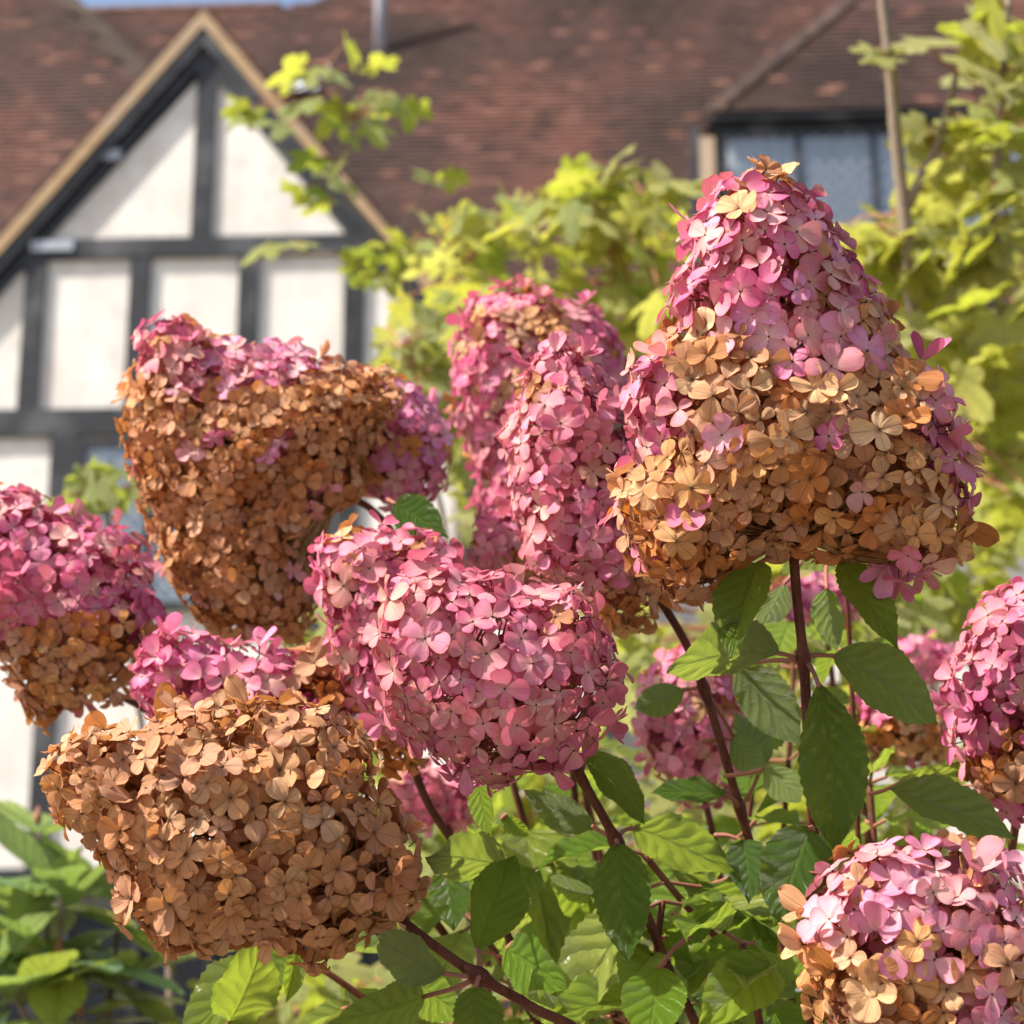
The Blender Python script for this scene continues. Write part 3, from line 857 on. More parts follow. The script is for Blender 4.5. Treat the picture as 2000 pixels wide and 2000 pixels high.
    for idx, (q, n, x, y, sg) in enumerate(order):
        dr = style(x, y); nw, B = frame(n); pos = wld(q)
        sc = fr * U(.80, 1.12) * (1.02 if dr else 1.0)
        pos = pos + nw * random.choice((0, 0, 0, .002, .004, -.003))
        c = pick_col(dr, None if dr else hue, dhue)
        bd_ = border(x, y)
        if bd_ < .20 and rnd() < .5: c = tuple(Vector(c).lerp(Vector((.64, .34, .27) if not dr else (.64, .32, .24)), U(.15, .6)))
        elif rnd() < .12: c = tuple(Vector(c).lerp(Vector((.66, .48, .30)), U(.2, .6)))
        if idx < cap: pieces.append((pos, B, sc, dr, c))
        else:
            floret_mesh(dr, (4, 2), inner, Matrix.Translation(pos) @ B.to_4x4() @ Matrix.Scale(sc, 4), c, 1 if dr else 0)
        # stalk
        tq = max(0.0, min(1.0, (pos - ax_[0]).dot(axv) / axv.length_squared - .12))
        a = ax_[0] + axv * tq; bpt = pos - nw * .010
        sk.tube([a, a.lerp(bpt, .6) + Vector((0, 0, -.004)), bpt], [.0011, .0008, .0006], 4, 0, False)
        # a second, deeper floret behind most of the outer ones
        for lay, pr in (((.012, .021), .72), ((.024, .034), .35)):
            if rnd() > pr * sparse: continue
            p2 = pos - nw * U(*lay) + Vector((U(-1, 1), U(-1, 1), U(-1, 1))) * .006
            nw2, B2 = frame(n)
            floret_mesh(dr, (3, 2), inner, Matrix.Translation(p2) @ B2.to_4x4() @ Matrix.Scale(fr * U(.85, 1.1), 4), pick_col(dr, None if dr else hue, dhue), 1 if dr else 0)
    head = mobj('flower_head', sk.mesh('flower_head', [MAT['stalk']]), root, head_c - org)
    for pos, B, sc, dr, c in pieces:
        M = Matrix.Translation(pos) @ B.to_4x4() @ Matrix.Scale(sc, 4)
        o = mobj('floret', random.choice(DRYM if dr else PINKM), head, m=M); o.color = (*c, 1)
    if inner.f:
        io = mobj('inner_florets', inner.mesh('inner_florets', [MAT['pink_in'], MAT['dry_in']]), head); io['kind'] = 'stuff'
    for L in leaves:
        pet, b, tp, side, roll, kw = L
        kw = dict(kw); cl = kw.pop('colr', None)
        put_leaf(root, org, P(*b), P(*tp), side, roll, None, cl, P(*pet) if pet else None, **kw)
    return root

G1 = [(1385, 330), (1425, 300), (1470, 330), (1530, 370), (1580, 430), (1615, 490), (1680, 570), (1690, 640), (1760, 680), (1800, 760), (1805, 840), (1845, 890), (1835, 960), (1820, 1060), (1760, 1085), (1690, 1110), (1640, 1065), (1560, 1060), (1480, 1050), (1420, 1060), (1340, 1110), (1290, 1155), (1230, 1120), (1180, 1060), (1155, 980), (1165, 900), (1190, 850), (1168, 780), (1180, 690), (1250, 620), (1262, 540), (1288, 470), (1320, 390), (1340, 345)]
D1 = 1.20
flowering('tall cone hydrangea head on straight dark red stem, pink tip above tan dried florets', D1, G1,
          [(1495, 1010, D1), (1503, 1120, D1), (1516, 1245, D1 - .005), (1526, 1420, D1 - .01), (1534, 1580, D1 + .01), (1540, 1760, D1 + .03), (1530, 1990, D1 + .06)],
          True, [(1445, 480, 235, 185), (1520, 655, 105, 60), (1215, 760, 62, 110), (1762, 770, 55, 115), (1835, 905, 32, 70), (1715, 1085, 75, 50), (1430, 322, 75, 34, True)], .035, .0136, .82,
          leaves=[((1518, 1246, D1), (1545, 1290, D1 - .03), (1608, 1606, D1 - .05), 'top', -12, dict(Wd=.46, fold=.40, curl=.10, wave=.02, serr=.012, sx=.08, wide=.5, colr=(.040, .115, .020))),
                  ((1518, 1240, D1), (1572, 1236, D1 + .0), (1795, 1335, D1 - .03), 'under', 20, dict(Wd=.56, fold=.30, curl=.18, wave=.02, serr=.01, sx=-.10, wide=.45, colr=(.10, .19, .03))),
                  ((1512, 1252, D1), (1470, 1232, D1 - .02), (1238, 1226, D1 - .05), 'under', -38, dict(Wd=.60, fold=.35, curl=.20, wave=.02, serr=.015, sx=.05, wide=.45, colr=(.13, .20, .06))),
                  ((1512, 1246, D1), (1388, 1252, D1 + .07), (1515, 1405, D1 + .06), 'under', 8, dict(Wd=.55, fold=.3, curl=.15, wave=.02, serr=.01, wide=.45, colr=(.12, .20, .05))),
                  ((1497, 1050, D1 + .01), (1432, 1060, D1 - .01), (1368, 1226, D1 - .06), 'top', 30, dict(Wd=.50, fold=.45, curl=.1, wave=.015, serr=.01, wide=.42, colr=(.11, .19, .03))),
                  ((1498, 1050, D1 + .01), (1585, 1062, D1 + .0), (1697, 1212, D1 - .04), 'top', -25, dict(Wd=.46, fold=.5, curl=.12, wave=.015, serr=.02, wide=.42, colr=(.12, .21, .03))),
                  ((1534, 1570, D1 + .01), (1527, 1562, D1 - .03), (1462, 1742, D1 - .06), 'top', 5, dict(Wd=.68, fold=.28, curl=.12, wave=.04, serr=.015, wide=.40, colr=(.055, .14, .028))),
                  (None, (1680, 1490, D1 + .03), (1935, 1566, D1 - .02), 'under', 35, dict(Wd=.42, fold=.35, curl=.12, wave=.02, serr=.01, wide=.45, colr=(.085, .13, .03)))])
G2 = [(85, 1400), (160, 1362), (240, 1358), (330, 1316), (440, 1306), (500, 1302), (560, 1316), (620, 1310), (660, 1345), (715, 1390), (725, 1480), (770, 1540), (805, 1600), (800, 1660), (815, 1690), (760, 1740), (700, 1760), (660, 1810), (590, 1840), (540, 1800), (480, 1790), (420, 1812), (310, 1815), (280, 1770), (215, 1740), (200, 1660), (160, 1600), (110, 1560), (70, 1460)]
D2 = 1.17
flowering('dried brown hydrangea head lying on its side at the end of a leaning stem', D2, G2,
          [(740, 1720, D2 + .02), (790, 1762, D2 + .01), (900, 1840, D2), (1000, 1898, D2 + .01), (1120, 1985, D2 + .03)], True, [], 0.0, .0132, .75, inset=20, dhue=(.50, .25, .12),
          leaves=[((905, 1842, D2), (840, 1838, D2 - .01), (690, 1768, D2 - .05), 'under', 18, dict(Wd=.48, fold=.35, curl=.12, serr=.01, wide=.45, colr=(.13, .19, .09))),
                  ((905, 1842, D2), (897, 1862, D2 - .02), (905, 2010, D2 - .05), 'top', -10, dict(Wd=.66, fold=.42, curl=.1, wave=.03, serr=.02, wide=.42, colr=(.045, .13, .025))),
                  ((905, 1838, D2), (900, 1792, D2 + .02), (948, 1640, D2 + .06), 'top', 15, dict(Wd=.72, fold=.55, curl=-.25, wave=.04, serr=.01, wide=.5, colr=(.06, .16, .025))),
                  ((905, 1842, D2), (800, 1880, D2 + .02), (655, 1945, D2 - .04), 'top', -35, dict(Wd=.56, fold=.3, curl=.2, wave=.02, serr=.01, wide=.45, colr=(.15, .25, .05)))])
G3 = [(250, 618), (300, 595), (345, 590), (420, 625), (480, 632), (540, 640), (610, 668), (680, 690), (740, 720), (775, 760), (720, 800), (690, 870), (690, 935), (640, 960), (600, 990), (585, 1060), (610, 1130), (580, 1200), (480, 1220), (400, 1205), (360, 1150), (300, 1090), (285, 1010), (255, 930), (235, 850), (230, 760), (250, 690)]
D3 = 1.62
flowering('large leaning hydrangea head, rusty brown below with a ragged pink crest, before the gable', D3, G3,
          [(640, 930, D3), (700, 960, D3 + .02), (760, 1030, D3 + .04), (860, 1200, D3 + .06), (960, 1450, D3 + .08), (1040, 1800, D3 + .08), (1060, 1990, D3 + .08)], True,
          [(300, 650, 75, 55), (420, 700, 110, 60), (540, 690, 70, 45)], .04, .0124, .72, space=.0115, cap=296, dhue=(.58, .265, .105))
G3b = [(610, 800), (660, 700), (730, 700), (790, 735), (830, 785), (855, 850), (845, 915), (800, 960), (730, 960), (670, 925), (625, 870)]
D3b = 1.68
flowering('hydrangea head with lilac pink florets and brown right edge, half behind a rusty head', D3b, G3b,
          [(730, 930, D3b), (760, 1010, D3b), (830, 1180, D3b + .05), (900, 1500, D3b + .1), (930, 1990, D3b + .12)], False, [(680, 900, 45, 35), (850, 830, 14, 60), (690, 730, 60, 32)], .06, .0130, .8, inset=7, hue=(.62, .22, .40),
          leaves=[((735, 945, D3b - .08), (745, 950, D3b - .15), (835, 1005, D3b - .2), 'top', 0, dict(Wd=.5, fold=.3, curl=.1, colr=(.03, .10, .02)))])
G4 = [(-120, 960), (-60, 915), (10, 912), (60, 915), (110, 950), (170, 975), (230, 985), (275, 1030), (290, 1090), (320, 1150), (310, 1230), (250, 1290), (230, 1330), (150, 1340), (90, 1385), (50, 1340), (0, 1260), (-60, 1200), (-120, 1100)]
D4 = 1.55
flowering('deep pink hydrangea head with brown underside, cut off beside the white gable wall', D4, G4,
          [(130, 1270, D4 + .04), (260, 1330, D4 + .06), (450, 1450, D4 + .08), (700, 1640, D4 + .1), (880, 1990, D4 + .1)], False, [(180, 1240, 150, 80), (70, 1300, 80, 90), (-40, 1240, 70, 60)], .04, .0131, .75, hue=(.60, .095, .25))
G5 = [(245, 1290), (260, 1220), (300, 1165), (350, 1180), (400, 1195), (450, 1205), (500, 1200), (560, 1225), (610, 1215), (665, 1250), (690, 1320), (640, 1400), (500, 1430), (350, 1420), (270, 1360)]
D5 = 1.42
flowering('bright pink hydrangea head peeping over a dried brown head', D5, G5,
          [(560, 1400, D5 + .02), (650, 1500, D5 + .03), (780, 1680, D5 + .05), (960, 1990, D5 + .08)], False, [(625, 1270, 65, 60)], .03, .0131, .72, hue=(.64, .13, .31))
G6 = [(700, 1190), (725, 1105), (780, 1060), (830, 1050), (880, 1075), (950, 1080), (1020, 1110), (1080, 1100), (1130, 1140), (1165, 1200), (1185, 1270), (1180, 1330), (1130, 1390), (1080, 1445), (1000, 1470), (940, 1495), (860, 1470), (800, 1420), (745, 1370), (705, 1300)]
D6 = 1.23
flowering('loose all pink hydrangea head, lower petals flushed green, on leaning stem', D6, G6,
          [(1060, 1400, D6 + .03), (1095, 1465, D6 + .03), (1160, 1582, D6 + .03), (1210, 1700, D6 + .04), (1262, 1830, D6 + .05), (1330, 1990, D6 + .06)], False, [], .02, .0136, .78, hue=(.58, .17, .24), sparse=.45,
          leaves=[((1165, 1590, D6 + .03), (1165, 1592, D6 - .02), (1194, 1812, D6 - .05), 'top', 6, dict(Wd=.52, fold=.30, curl=.08, wave=.03, serr=.015, sx=.05, wide=.42, colr=(.050, .135, .025))),
                  ((1165, 1585, D6 + .03), (1195, 1560, D6 + .05), (1375, 1630, D6 + .10), 'under', 22, dict(Wd=.42, fold=.3, curl=.15, serr=.01, wide=.45, colr=(.12, .20, .04))),
                  ((1095, 1465, D6 + .03), (1110, 1420, D6 + .04), (1225, 1545, D6 + .02), 'top', -30, dict(Wd=.50, fold=.35, curl=.15, serr=.01, wide=.42, colr=(.12, .21, .035))),
                  ((1165, 1585, D6 + .03), (1120, 1560, D6 + .05), (985, 1500, D6 + .06), 'under', 20, dict(Wd=.5, fold=.3, curl=.2, serr=.01, colr=(.12, .20, .05))),
                  (None, (960, 1636, D6 - .0), (782, 1596, D6 - .05), 'under', -25, dict(Wd=.46, fold=.3, curl=.15, serr=.012, colr=(.14, .21, .05)))])
G7 = [(580, 1040), (620, 990), (690, 982), (760, 990), (840, 1000), (880, 1050), (870, 1120), (860, 1300), (800, 1420), (760, 1475), (715, 1450), (690, 1380), (650, 1300), (615, 1220), (600, 1130)]
D7 = 1.40
flowering('rose pink hydrangea head with tiered florets and brown foot, behind the loose pink head', D7, G7,
          [(770, 1420, D7 + .02), (810, 1520, D7 + .03), (890, 1640, D7 + .04), (1000, 1850, D7 + .05), (1060, 1990, D7 + .06)], False, [(740, 1440, 70, 50), (660, 1010, 25, 20)], .05, .0130, .72, hue=(.60, .125, .24))
G8 = [(1010, 660), (1050, 618), (1090, 655), (1130, 690), (1170, 730), (1210, 800), (1235, 900), (1240, 1000), (1260, 1090), (1250, 1170), (1200, 1200), (1130, 1190), (1070, 1120), (990, 1090), (965, 1020), (950, 930), (945, 840), (960, 750)]
D8 = 1.38
flowering('tall narrow dusky pink hydrangea head between a far pink head and the tan cone', D8, G8,
          [(1190, 1060, D8 + .02), (1250, 1140, D8 + .03), (1298, 1222, D8 + .02), (1332, 1310, D8 + .02), (1380, 1470, D8 + .02), (1430, 1640, D8 + .02), (1480, 1800, D8 + .02), (1500, 1990, D8 + .02)], False,
          [(1190, 1150, 90, 65), (1020, 740, 30, 25), (1240, 1050, 40, 60)], .03, .0130, .85, hue=(.58, .16, .24),
          leaves=[((1330, 1300, D8 + .02), (1385, 1400, D8 + .04), (1520, 1340, D8 + .08), 'top', 20, dict(Wd=.5, fold=.3, curl=.2, colr=(.14, .24, .04))),
                  ((1330, 1296, D8 + .02), (1290, 1300, D8 + .03), (1190, 1345, D8 + .02), 'under', 10, dict(Wd=.6, fold=.3, curl=.2, colr=(.13, .22, .06))),
                  ((1395, 1525, D8 + .02), (1370, 1500, D8 + .0), (1225, 1480, D8 + .0), 'top', 35, dict(Wd=.42, fold=.3, curl=.2, colr=(.07, .17, .03))),
                  ((1395, 1525, D8 + .02), (1440, 1440, D8 + .01), (1395, 1360, D8 + .05), 'under', 5, dict(Wd=.6, fold=.3, curl=.2, colr=(.13, .22, .05)))])
G9 = [(850, 640), (880, 570), (930, 540), (1000, 535), (1050, 560), (1110, 575), (1160, 620), (1185, 690), (1180, 760), (1100, 850), (1050, 950), (1000, 1000), (920, 1010), (890, 960), (900, 880), (860, 800), (845, 720)]
D9 = 1.85
flowering('blurred crimson pink hydrangea head with rusty crown, farthest of the pink heads', D9, G9,
          [(960, 960, D9), (985, 1100, D9), (1050, 1300, D9), (1130, 1600, D9), (1200, 1990, D9)], False, [(1010, 620, 70, 40), (960, 980, 50, 30)], .10, .0132, .8, hue=(.58, .085, .23), inset=8)
G10 = [(1790, 1230), (1830, 1150), (1880, 1105), (1960, 1090), (2040, 1150), (2080, 1300), (2060, 1480), (1980, 1570), (1900, 1545), (1840, 1500), (1795, 1440), (1790, 1380), (1770, 1320)]
D10 = 1.33
flowering('magenta hydrangea head with a brown band low down, beside a big drooping leaf', D10, G10,
          [(1920, 1530, D10 + .02), (1900, 1640, D10 + .04), (1840, 1800, D10 + .06), (1780, 1990, D10 + .08)], False, [(1880, 1450, 60, 45)], .06, .0132, .8, hue=(.56, .10, .27))
G11 = [(1500, 1830), (1520, 1720), (1560, 1640), (1620, 1595), (1700, 1585), (1780, 1580), (1850, 1590), (1910, 1630), (1970, 1700), (2010, 1850), (1980, 2010), (1850, 2080), (1690, 2060), (1590, 1980), (1530, 1900)]
D11 = 1.13
flowering('rounded hydrangea head, pale pink top over dull tan florets, under drooping dark leaf', D11, G11,
          [(1700, 2040, D11 + .05), (1640, 2140, D11 + .10), (1600, 2260, D11 + .14)], True, [(1720, 1690, 165, 105), (1870, 1700, 80, 90), (1580, 1690, 50, 90), (1830, 1880, 50, 50)], .07, .0138, .78, hue=(.72, .34, .46))
G12 = [(1200, 1330), (1220, 1260), (1280, 1215), (1350, 1220), (1400, 1260), (1435, 1320), (1440, 1400), (1400, 1480), (1330, 1515), (1270, 1500), (1215, 1430)]
D12 = 1.68
flowering('blurred pink hydrangea head seen behind thin dark stems and leaves', D12, G12,
          [(1320, 1470, D12), (1350, 1600, D12), (1400, 1990, D12)], False, [], .06, .0134, .8, hue=(.58, .17, .28), inset=7)
G13 = [(1610, 1330), (1640, 1290), (1700, 1280), (1760, 1310), (1800, 1360), (1800, 1420), (1740, 1450), (1670, 1440), (1620, 1400)]
D13 = 1.66
flowering('shaded brown hydrangea head with few pink florets behind the main stem', D13, G13,
          [(1610, 1420, D13), (1606, 1310, D13 - .15), (1600, 1200, D13 - .2), (1595, 1090, D13 - .2)][0:1] + [(1640, 1600, D13), (1660, 1990, D13)], True, [(1645, 1310, 45, 30)], .06, .0134, .8, inset=7)
G14 = [(1660, 1240), (1700, 1205), (1760, 1200), (1800, 1230), (1790, 1280), (1720, 1290), (1670, 1275)]
D14 = 2.0
flowering('small blurred rose hydrangea head above a shaded brown head', D14, G14,
          [(1730, 1280, D14), (1720, 1500, D14), (1700, 1990, D14)], False, [], .02, .0134, .8, inset=5)
G15 = [(720, 1450), (790, 1440), (870, 1470), (910, 1510), (880, 1560), (800, 1550), (740, 1520)]
D15 = 1.85
flowering('dim pink hydrangea head low down among leaf shadows', D15, G15,
          [(830, 1540, D15), (900, 1650, D15), (1000, 1990, D15)], False, [], .02, .0134, .8, inset=6, hue=(.55, .13, .24))
G16 = [(1430, 1130), (1470, 1090), (1550, 1085), (1610, 1100), (1640, 1150), (1590, 1190), (1500, 1180)]
D16 = 1.9
flowering('small purple pink hydrangea head hidden beneath the tan cone', D16, G16,
          [(1560, 1180, D16), (1580, 1400, D16), (1600, 1990, D16)], False, [], .05, .0134, .8, inset=6, hue=(.5, .1, .3))

G17 = [(880, 1010), (920, 955), (980, 950), (1040, 1000), (1090, 1070), (1060, 1120), (960, 1115), (900, 1070)]
D17 = 1.66
flowering('rose pink hydrangea head squeezed between loose pink head and narrow dusky head', D17, G17,
          [(1000, 1100, D17), (1060, 1300, D17), (1120, 1990, D17)], False, [(1010, 1060, 45, 35)], .08, .0132, .8, inset=7, hue=(.60, .14, .25))
# ------------------------------------------------------------------ leafy shoots without flowers
def shoot(label, path, nodes, lsize=(.062, .100), cols=GREENS, r0=.0028, spread=1.0, me=None, name='leafy_hydrangea_stem', cat='hydrangea', grp='leafy stems', stemmat='stem'):
    pts = [P(*q) for q in path]; low = pts[-1]
    g = Vector((low.x * .6 + .12, low.y * .5 + .95, 0))
    pts += [low.lerp(g, .5), g + Vector((0, 0, -.02))]
    root = empty(name, g); org = g; tag(root, label, cat, grp)
    sp = spline(pts, 8); tube_part('stem', dense(sp, .01), r0 * .8, r0 * 1.8, MAT[stemmat], root, org, (), 7)
    vis = spline([P(*q) for q in path], 8)
    for i in range(nodes):
        q = vis[int(i / max(1, nodes) * (len(vis) - 1))]
        az = U(0, 6.28)
        for s in (0, 1):
            a = az + math.pi * s + U(-.3, .3)
            dirv = Vector((math.cos(a), math.sin(a), U(-.35, .45))).normalized()
            L = U(*lsize); b = q + dirv * U(.012, .025); tp = b + dirv * L * .95 + Vector((0, 0, -U(.1, .6) * L))
            ax = (tp - b); Ln = ax.length
            nrm = Vector((U(-.5, .4), U(-1.2, .3), 1))
            B = basis(ax, nrm)
            M = Matrix.Translation(b - org) @ B.to_4x4() @ Matrix.Scale(Ln, 4)
            o = mobj('leaf', random.choice(me or LEAFM), root, m=M); c = Vector(random.choice(cols)) * U(.8, 1.25); o.color = (c.x, c.y, c.z, 1)
            Mi = M.inverted(); mb = MB(); mb.tube([Mi @ (q - org), Vector((0, .03, .0))], [.0014 / Ln] * 2, 5, 0, False)
            mobj('petiole', mb.mesh('petiole', [MAT['petiole']]), o)
    SHOOTS.append((root, org, vis))
    return root
SHOOTS = []
LG = GREENS[2:] + [(.23, .36, .045), (.30, .41, .06), (.19, .33, .04), (.34, .42, .09)]
shoot('leafy green stem crossing low between the loose pink head and bottom leaves', [(980, 1560, 1.5), (1060, 1700, 1.46), (1130, 1850, 1.44), (1180, 1990, 1.44)], 6, cols=LG)
shoot('leafy green stem with pale leaves beside the straight dark red stem', [(1420, 1480, 1.5), (1400, 1650, 1.48), (1390, 1800, 1.47), (1390, 1990, 1.46)], 6, cols=LG)
shoot('leafy green stem filling the corner beneath the dried brown head', [(860, 1700, 1.5), (930, 1790, 1.46), (985, 1885, 1.45), (1040, 1990, 1.45)], 5, cols=LG)
shoot('leafy green stem standing behind the pale pink topped round head', [(1640, 1480, 1.5), (1650, 1640, 1.48), (1620, 1800, 1.47), (1600, 1990, 1.46)], 6, cols=LG)
shoot('slanting dark red stem with broad green leaves at the foot of the shrub', [(1215, 1612, 1.36), (1300, 1715, 1.36), (1390, 1815, 1.37), (1470, 1990, 1.38)], 5, cols=LG)
shoot('upright leafy stem with glossy leaves below the loose pink head', [(1250, 1700, 1.30), (1240, 1800, 1.29), (1262, 1900, 1.29), (1290, 1990, 1.29)], 3, cols=LG)
shoot('shaded leafy stem deep inside the hydrangea shrub', [(1090, 1420, 1.8), (1120, 1600, 1.78), (1150, 1800, 1.78), (1180, 1990, 1.78)], 8, cols=LG)
shoot('shaded leafy stem behind the slender second stem', [(1500, 1180, 1.75), (1490, 1400, 1.72), (1470, 1700, 1.7), (1460, 1990, 1.7)], 8, cols=LG)
shoot('leafy stem at the right border beneath the magenta head', [(1840, 1480, 1.6), (1850, 1650, 1.58), (1860, 1850, 1.57), (1860, 1990, 1.57)], 7, cols=LG)
shoot('thin stem with backlit yellow green leaves left of the bottom stems', [(560, 1800, 1.45), (640, 1850, 1.45), (740, 1930, 1.45), (800, 2020, 1.45)], 4, cols=[(.22, .30, .04), (.17, .27, .04)])
shoot('leafy stem with wide dull leaves low in front of thin stems', [(1400, 1780, 1.22), (1420, 1860, 1.22), (1440, 1990, 1.22)], 2, cols=LG)
shoot('slim bare stem with small green leaves under the tan cone', [(1595, 1085, 1.5), (1602, 1200, 1.5), (1608, 1320, 1.5), (1620, 1600, 1.5), (1640, 1990, 1.5)], 3, (.05, .08), LG, .0022)

BR, MD, DK, PL = (.28, .43, .04), (.17, .33, .03), (.06, .18, .024), (.26, .37, .09)
for b, tp, side, roll, wd, cl in [((904, 1480, 1.32), (913, 1578, 1.29), 'top', 20, .42, BR), ((945, 1545, 1.36), (1002, 1575, 1.36), 'top', 10, .55, BR), ((838, 1632, 1.27), (862, 1756, 1.25), 'top', -15, .62, DK),
        ((1135, 1690, 1.36), (1014, 1690, 1.32), 'under', 20, .55, BR), ((955, 1790, 1.30), (1068, 1850, 1.25), 'top', 12, .62, MD), ((1075, 1915, 1.24), (976, 1880, 1.22), 'under', 15, .5, PL), ((1130, 1712, 1.33), (1072, 1824, 1.29), 'top', -10, .58, MD),
        ((1150, 1772, 1.30), (1180, 1870, 1.28), 'top', 15, .5, BR), ((1242, 1826, 1.20), (1228, 1975, 1.16), 'top', 4, .74, MD), ((785, 1850, 1.28), (872, 1930, 1.24), 'top', 20, .6, BR), ((1400, 1584, 1.32), (1425, 1700, 1.29), 'top', -12, .66, (.08, .18, .05)),
        ((1255, 1770, 1.30), (1362, 1712, 1.27), 'top', 25, .5, MD), ((1462, 1770, 1.32), (1330, 1800, 1.27), 'top', -18, .6, MD), ((1452, 1815, 1.20), (1342, 1935, 1.15), 'top', 10, .62, BR), ((1380, 1392, 1.40), (1440, 1468, 1.38), 'under', 10, .62, PL),
        ((1440, 1450, 1.34), (1518, 1500, 1.31), 'under', -15, .6, PL), ((1695, 1478, 1.36), (1850, 1452, 1.34), 'top', 30, .4, (.34, .40, .08)), ((1270, 1600, 1.40), (1330, 1690, 1.37), 'under', 15, .56, BR), ((1010, 1640, 1.42), (940, 1720, 1.38), 'top', 15, .6, BR),
        ((1560, 1640, 1.34), (1600, 1560, 1.30), 'under', 15, .6, BR), ((1480, 1100, 1.34), (1440, 1190, 1.32), 'under', 20, .6, PL), ((1560, 1110, 1.34), (1570, 1230, 1.33), 'under', -20, .6, BR), ((430, 1930, 1.30), (520, 1790, 1.25), 'top', 20, .5, (.24, .33, .04)), ((560, 1790, 1.30), (545, 1880, 1.27), 'top', -30, .45, BR)]:
    wb = P(*b); root, org, vis = min(SHOOTS, key=lambda q: min((z - wb).length for z in q[2]))
    pt = min(vis, key=lambda z: (z - wb).length)
    if (pt - wb).length > .03: pt = wb + ((pt - wb).normalized() * .7 + (wb - P(*tp)).normalized() * .6) * .028
    put_leaf(root, org, wb, P(*tp), side, roll, None, cl, pt, Wd=wd, fold=U(.2, .5), curl=U(-.05, .22), wave=U(.015, .04), serr=.012, sx=U(-.1, .1), wide=U(.4, .48))

# ------------------------------------------------------------------ lobed-leaf vine and shrubs behind
def lobed(nl=3):
    """oak or vine-like leaf: unit size, petiole at the origin, blade towards +Y"""
    mb = MB(); nr, na = 5, 44; vs_ = [(0, 0, 0)]; uvs = [(.5, 0)]
    lobes = {3: [(-1.05, .74), (0, 1.0), (1.05, .74)], 5: [(-1.95, .50), (-1.0, .80), (0, 1.0), (1.0, .80), (1.95, .50)]}[nl]
    lobes = [(a + U(-.1, .1), r * U(.88, 1.1)) for a, r in lobes]
    dr, fd, sd = U(.05, .55), U(-.3, .35), U(0, 60)
    sp_ = 2.45
    for i in range(1, nr + 1):
        for j in range(na + 1):
            a = -sp_ + 2 * sp_ * j / na
            best = .34
            ph = .5
            for la, lr in lobes:
                x = (a - la) / .52
                v = lr * max(0, 1 - abs(x) ** 1.7 * .55) if abs(x) < 1.35 else 0
                if v > best: best = v; ph = .5 + .37 * x
            r = best * (1 + (.055 if j % 2 else -.03)) * (i / nr)
            x, y = r * math.sin(a), r * math.cos(a) + .02
            z = -dr * (x * x + max(0, y) ** 2 * .8) + fd * abs(x) * .5 + .05 * noise.noise(Vector((x * 3 + sd, y * 3, sd))) * 1.4
            vs_.append((x, y, z)); uvs.append((ph, i / nr))
    fs = [(0, 1 + j, 2 + j)[::-1] for j in range(na)]
    for i in range(nr - 1):
        for j in range(na):
            a = 1 + i * (na + 1) + j; fs.append((a, a + na + 1, a + na + 2, a + 1)[::-1])
    fs = [f[::-1] for f in fs]
    mb.add(vs_, fs, 0, uvs)
    return mb.mesh('lobed_leaf', [MAT['vine']])
LOBED = [lobed(random.choice((3, 5, 5))) for _ in range(12)]

def vine(label, stems, clouds, spots=(), size=(.05, .075), cols=YGREENS, name='vine', cat='vine', rb=.006, stem_mat_='grey_bark', ground=None):
    """stems: pixel paths; clouds: (px,py,rx,ry,d0,d1,count); spots: single leaves (px,py,d,size)"""
    first = P(*stems[0][-1]); g = Vector((first.x, first.y, 0)); root = empty(name, g); tag(root, label, cat, 'foliage between hydrangea and house')
    vis = []
    for si, pth in enumerate(stems):
        pts = [P(*q) for q in pth]
        if si == 0: pts += [pts[-1].lerp(g, .5), g + Vector((0, 0, -.02))]
        sp = spline(pts, 6); vis += spline([P(*q) for q in pth], 8)
        tube_part('stem', dense(sp, .03), rb * (.6 if si == 0 else .35), rb * (1.5 if si == 0 else .7), MAT[stem_mat_], root, g, (), 7)
    targets = []
    for (px, py, rx, ry, d0, d1, n) in clouds:
        k = 0
        while k < n:
            a, r = U(0, 6.283), math.sqrt(rnd())
            d = U(d0, d1); targets.append((P(px + rx * r * math.cos(a), py + ry * r * math.sin(a), d), U(*size))); k += 1
    for (px, py, d, s) in spots: targets.append((P(px, py, d), s))
    tw = MB()
    for q, s in targets:
        near = min(vis, key=lambda z: (z - q).length)
        vdir = q - near
        out = Vector((vdir.x, vdir.y, 0)); out = out.normalized() if out.length > 1e-4 else Vector((1, 0, 0))
        dirv = (out * .6 + Vector((U(-1, 1), U(-1, 1), U(-.8, .2)))).normalized()
        nrm = Vector((U(-.8, .6), U(-1.1, .5), U(.2, 1.2)))
        B = basis(dirv, nrm)
        M = Matrix.Translation(q - g - dirv * s * .5) @ B.to_4x4() @ Matrix.Scale(s, 4)
        o = mobj('leaf', random.choice(LOBED), root, m=M); c = Vector(random.choice(cols)) * U(.75, 1.15); o.color = (c.x, c.y, c.z, 1)
        bp = q - dirv * s * .5; a = near.lerp(bp, .0); lim = .16
        if (bp - a).length > lim: a = bp + (a - bp).normalized() * lim
        tw.tube([a - g, (a + bp) / 2 - g + Vector((0, 0, .01)), bp - g], [.0022, .0018, .0014], 4, 0, False)
    mobj('leaf_stalks', tw.mesh('leaf_stalks', [MAT['petiole']]), root)['kind'] = 'stuff'
    return root
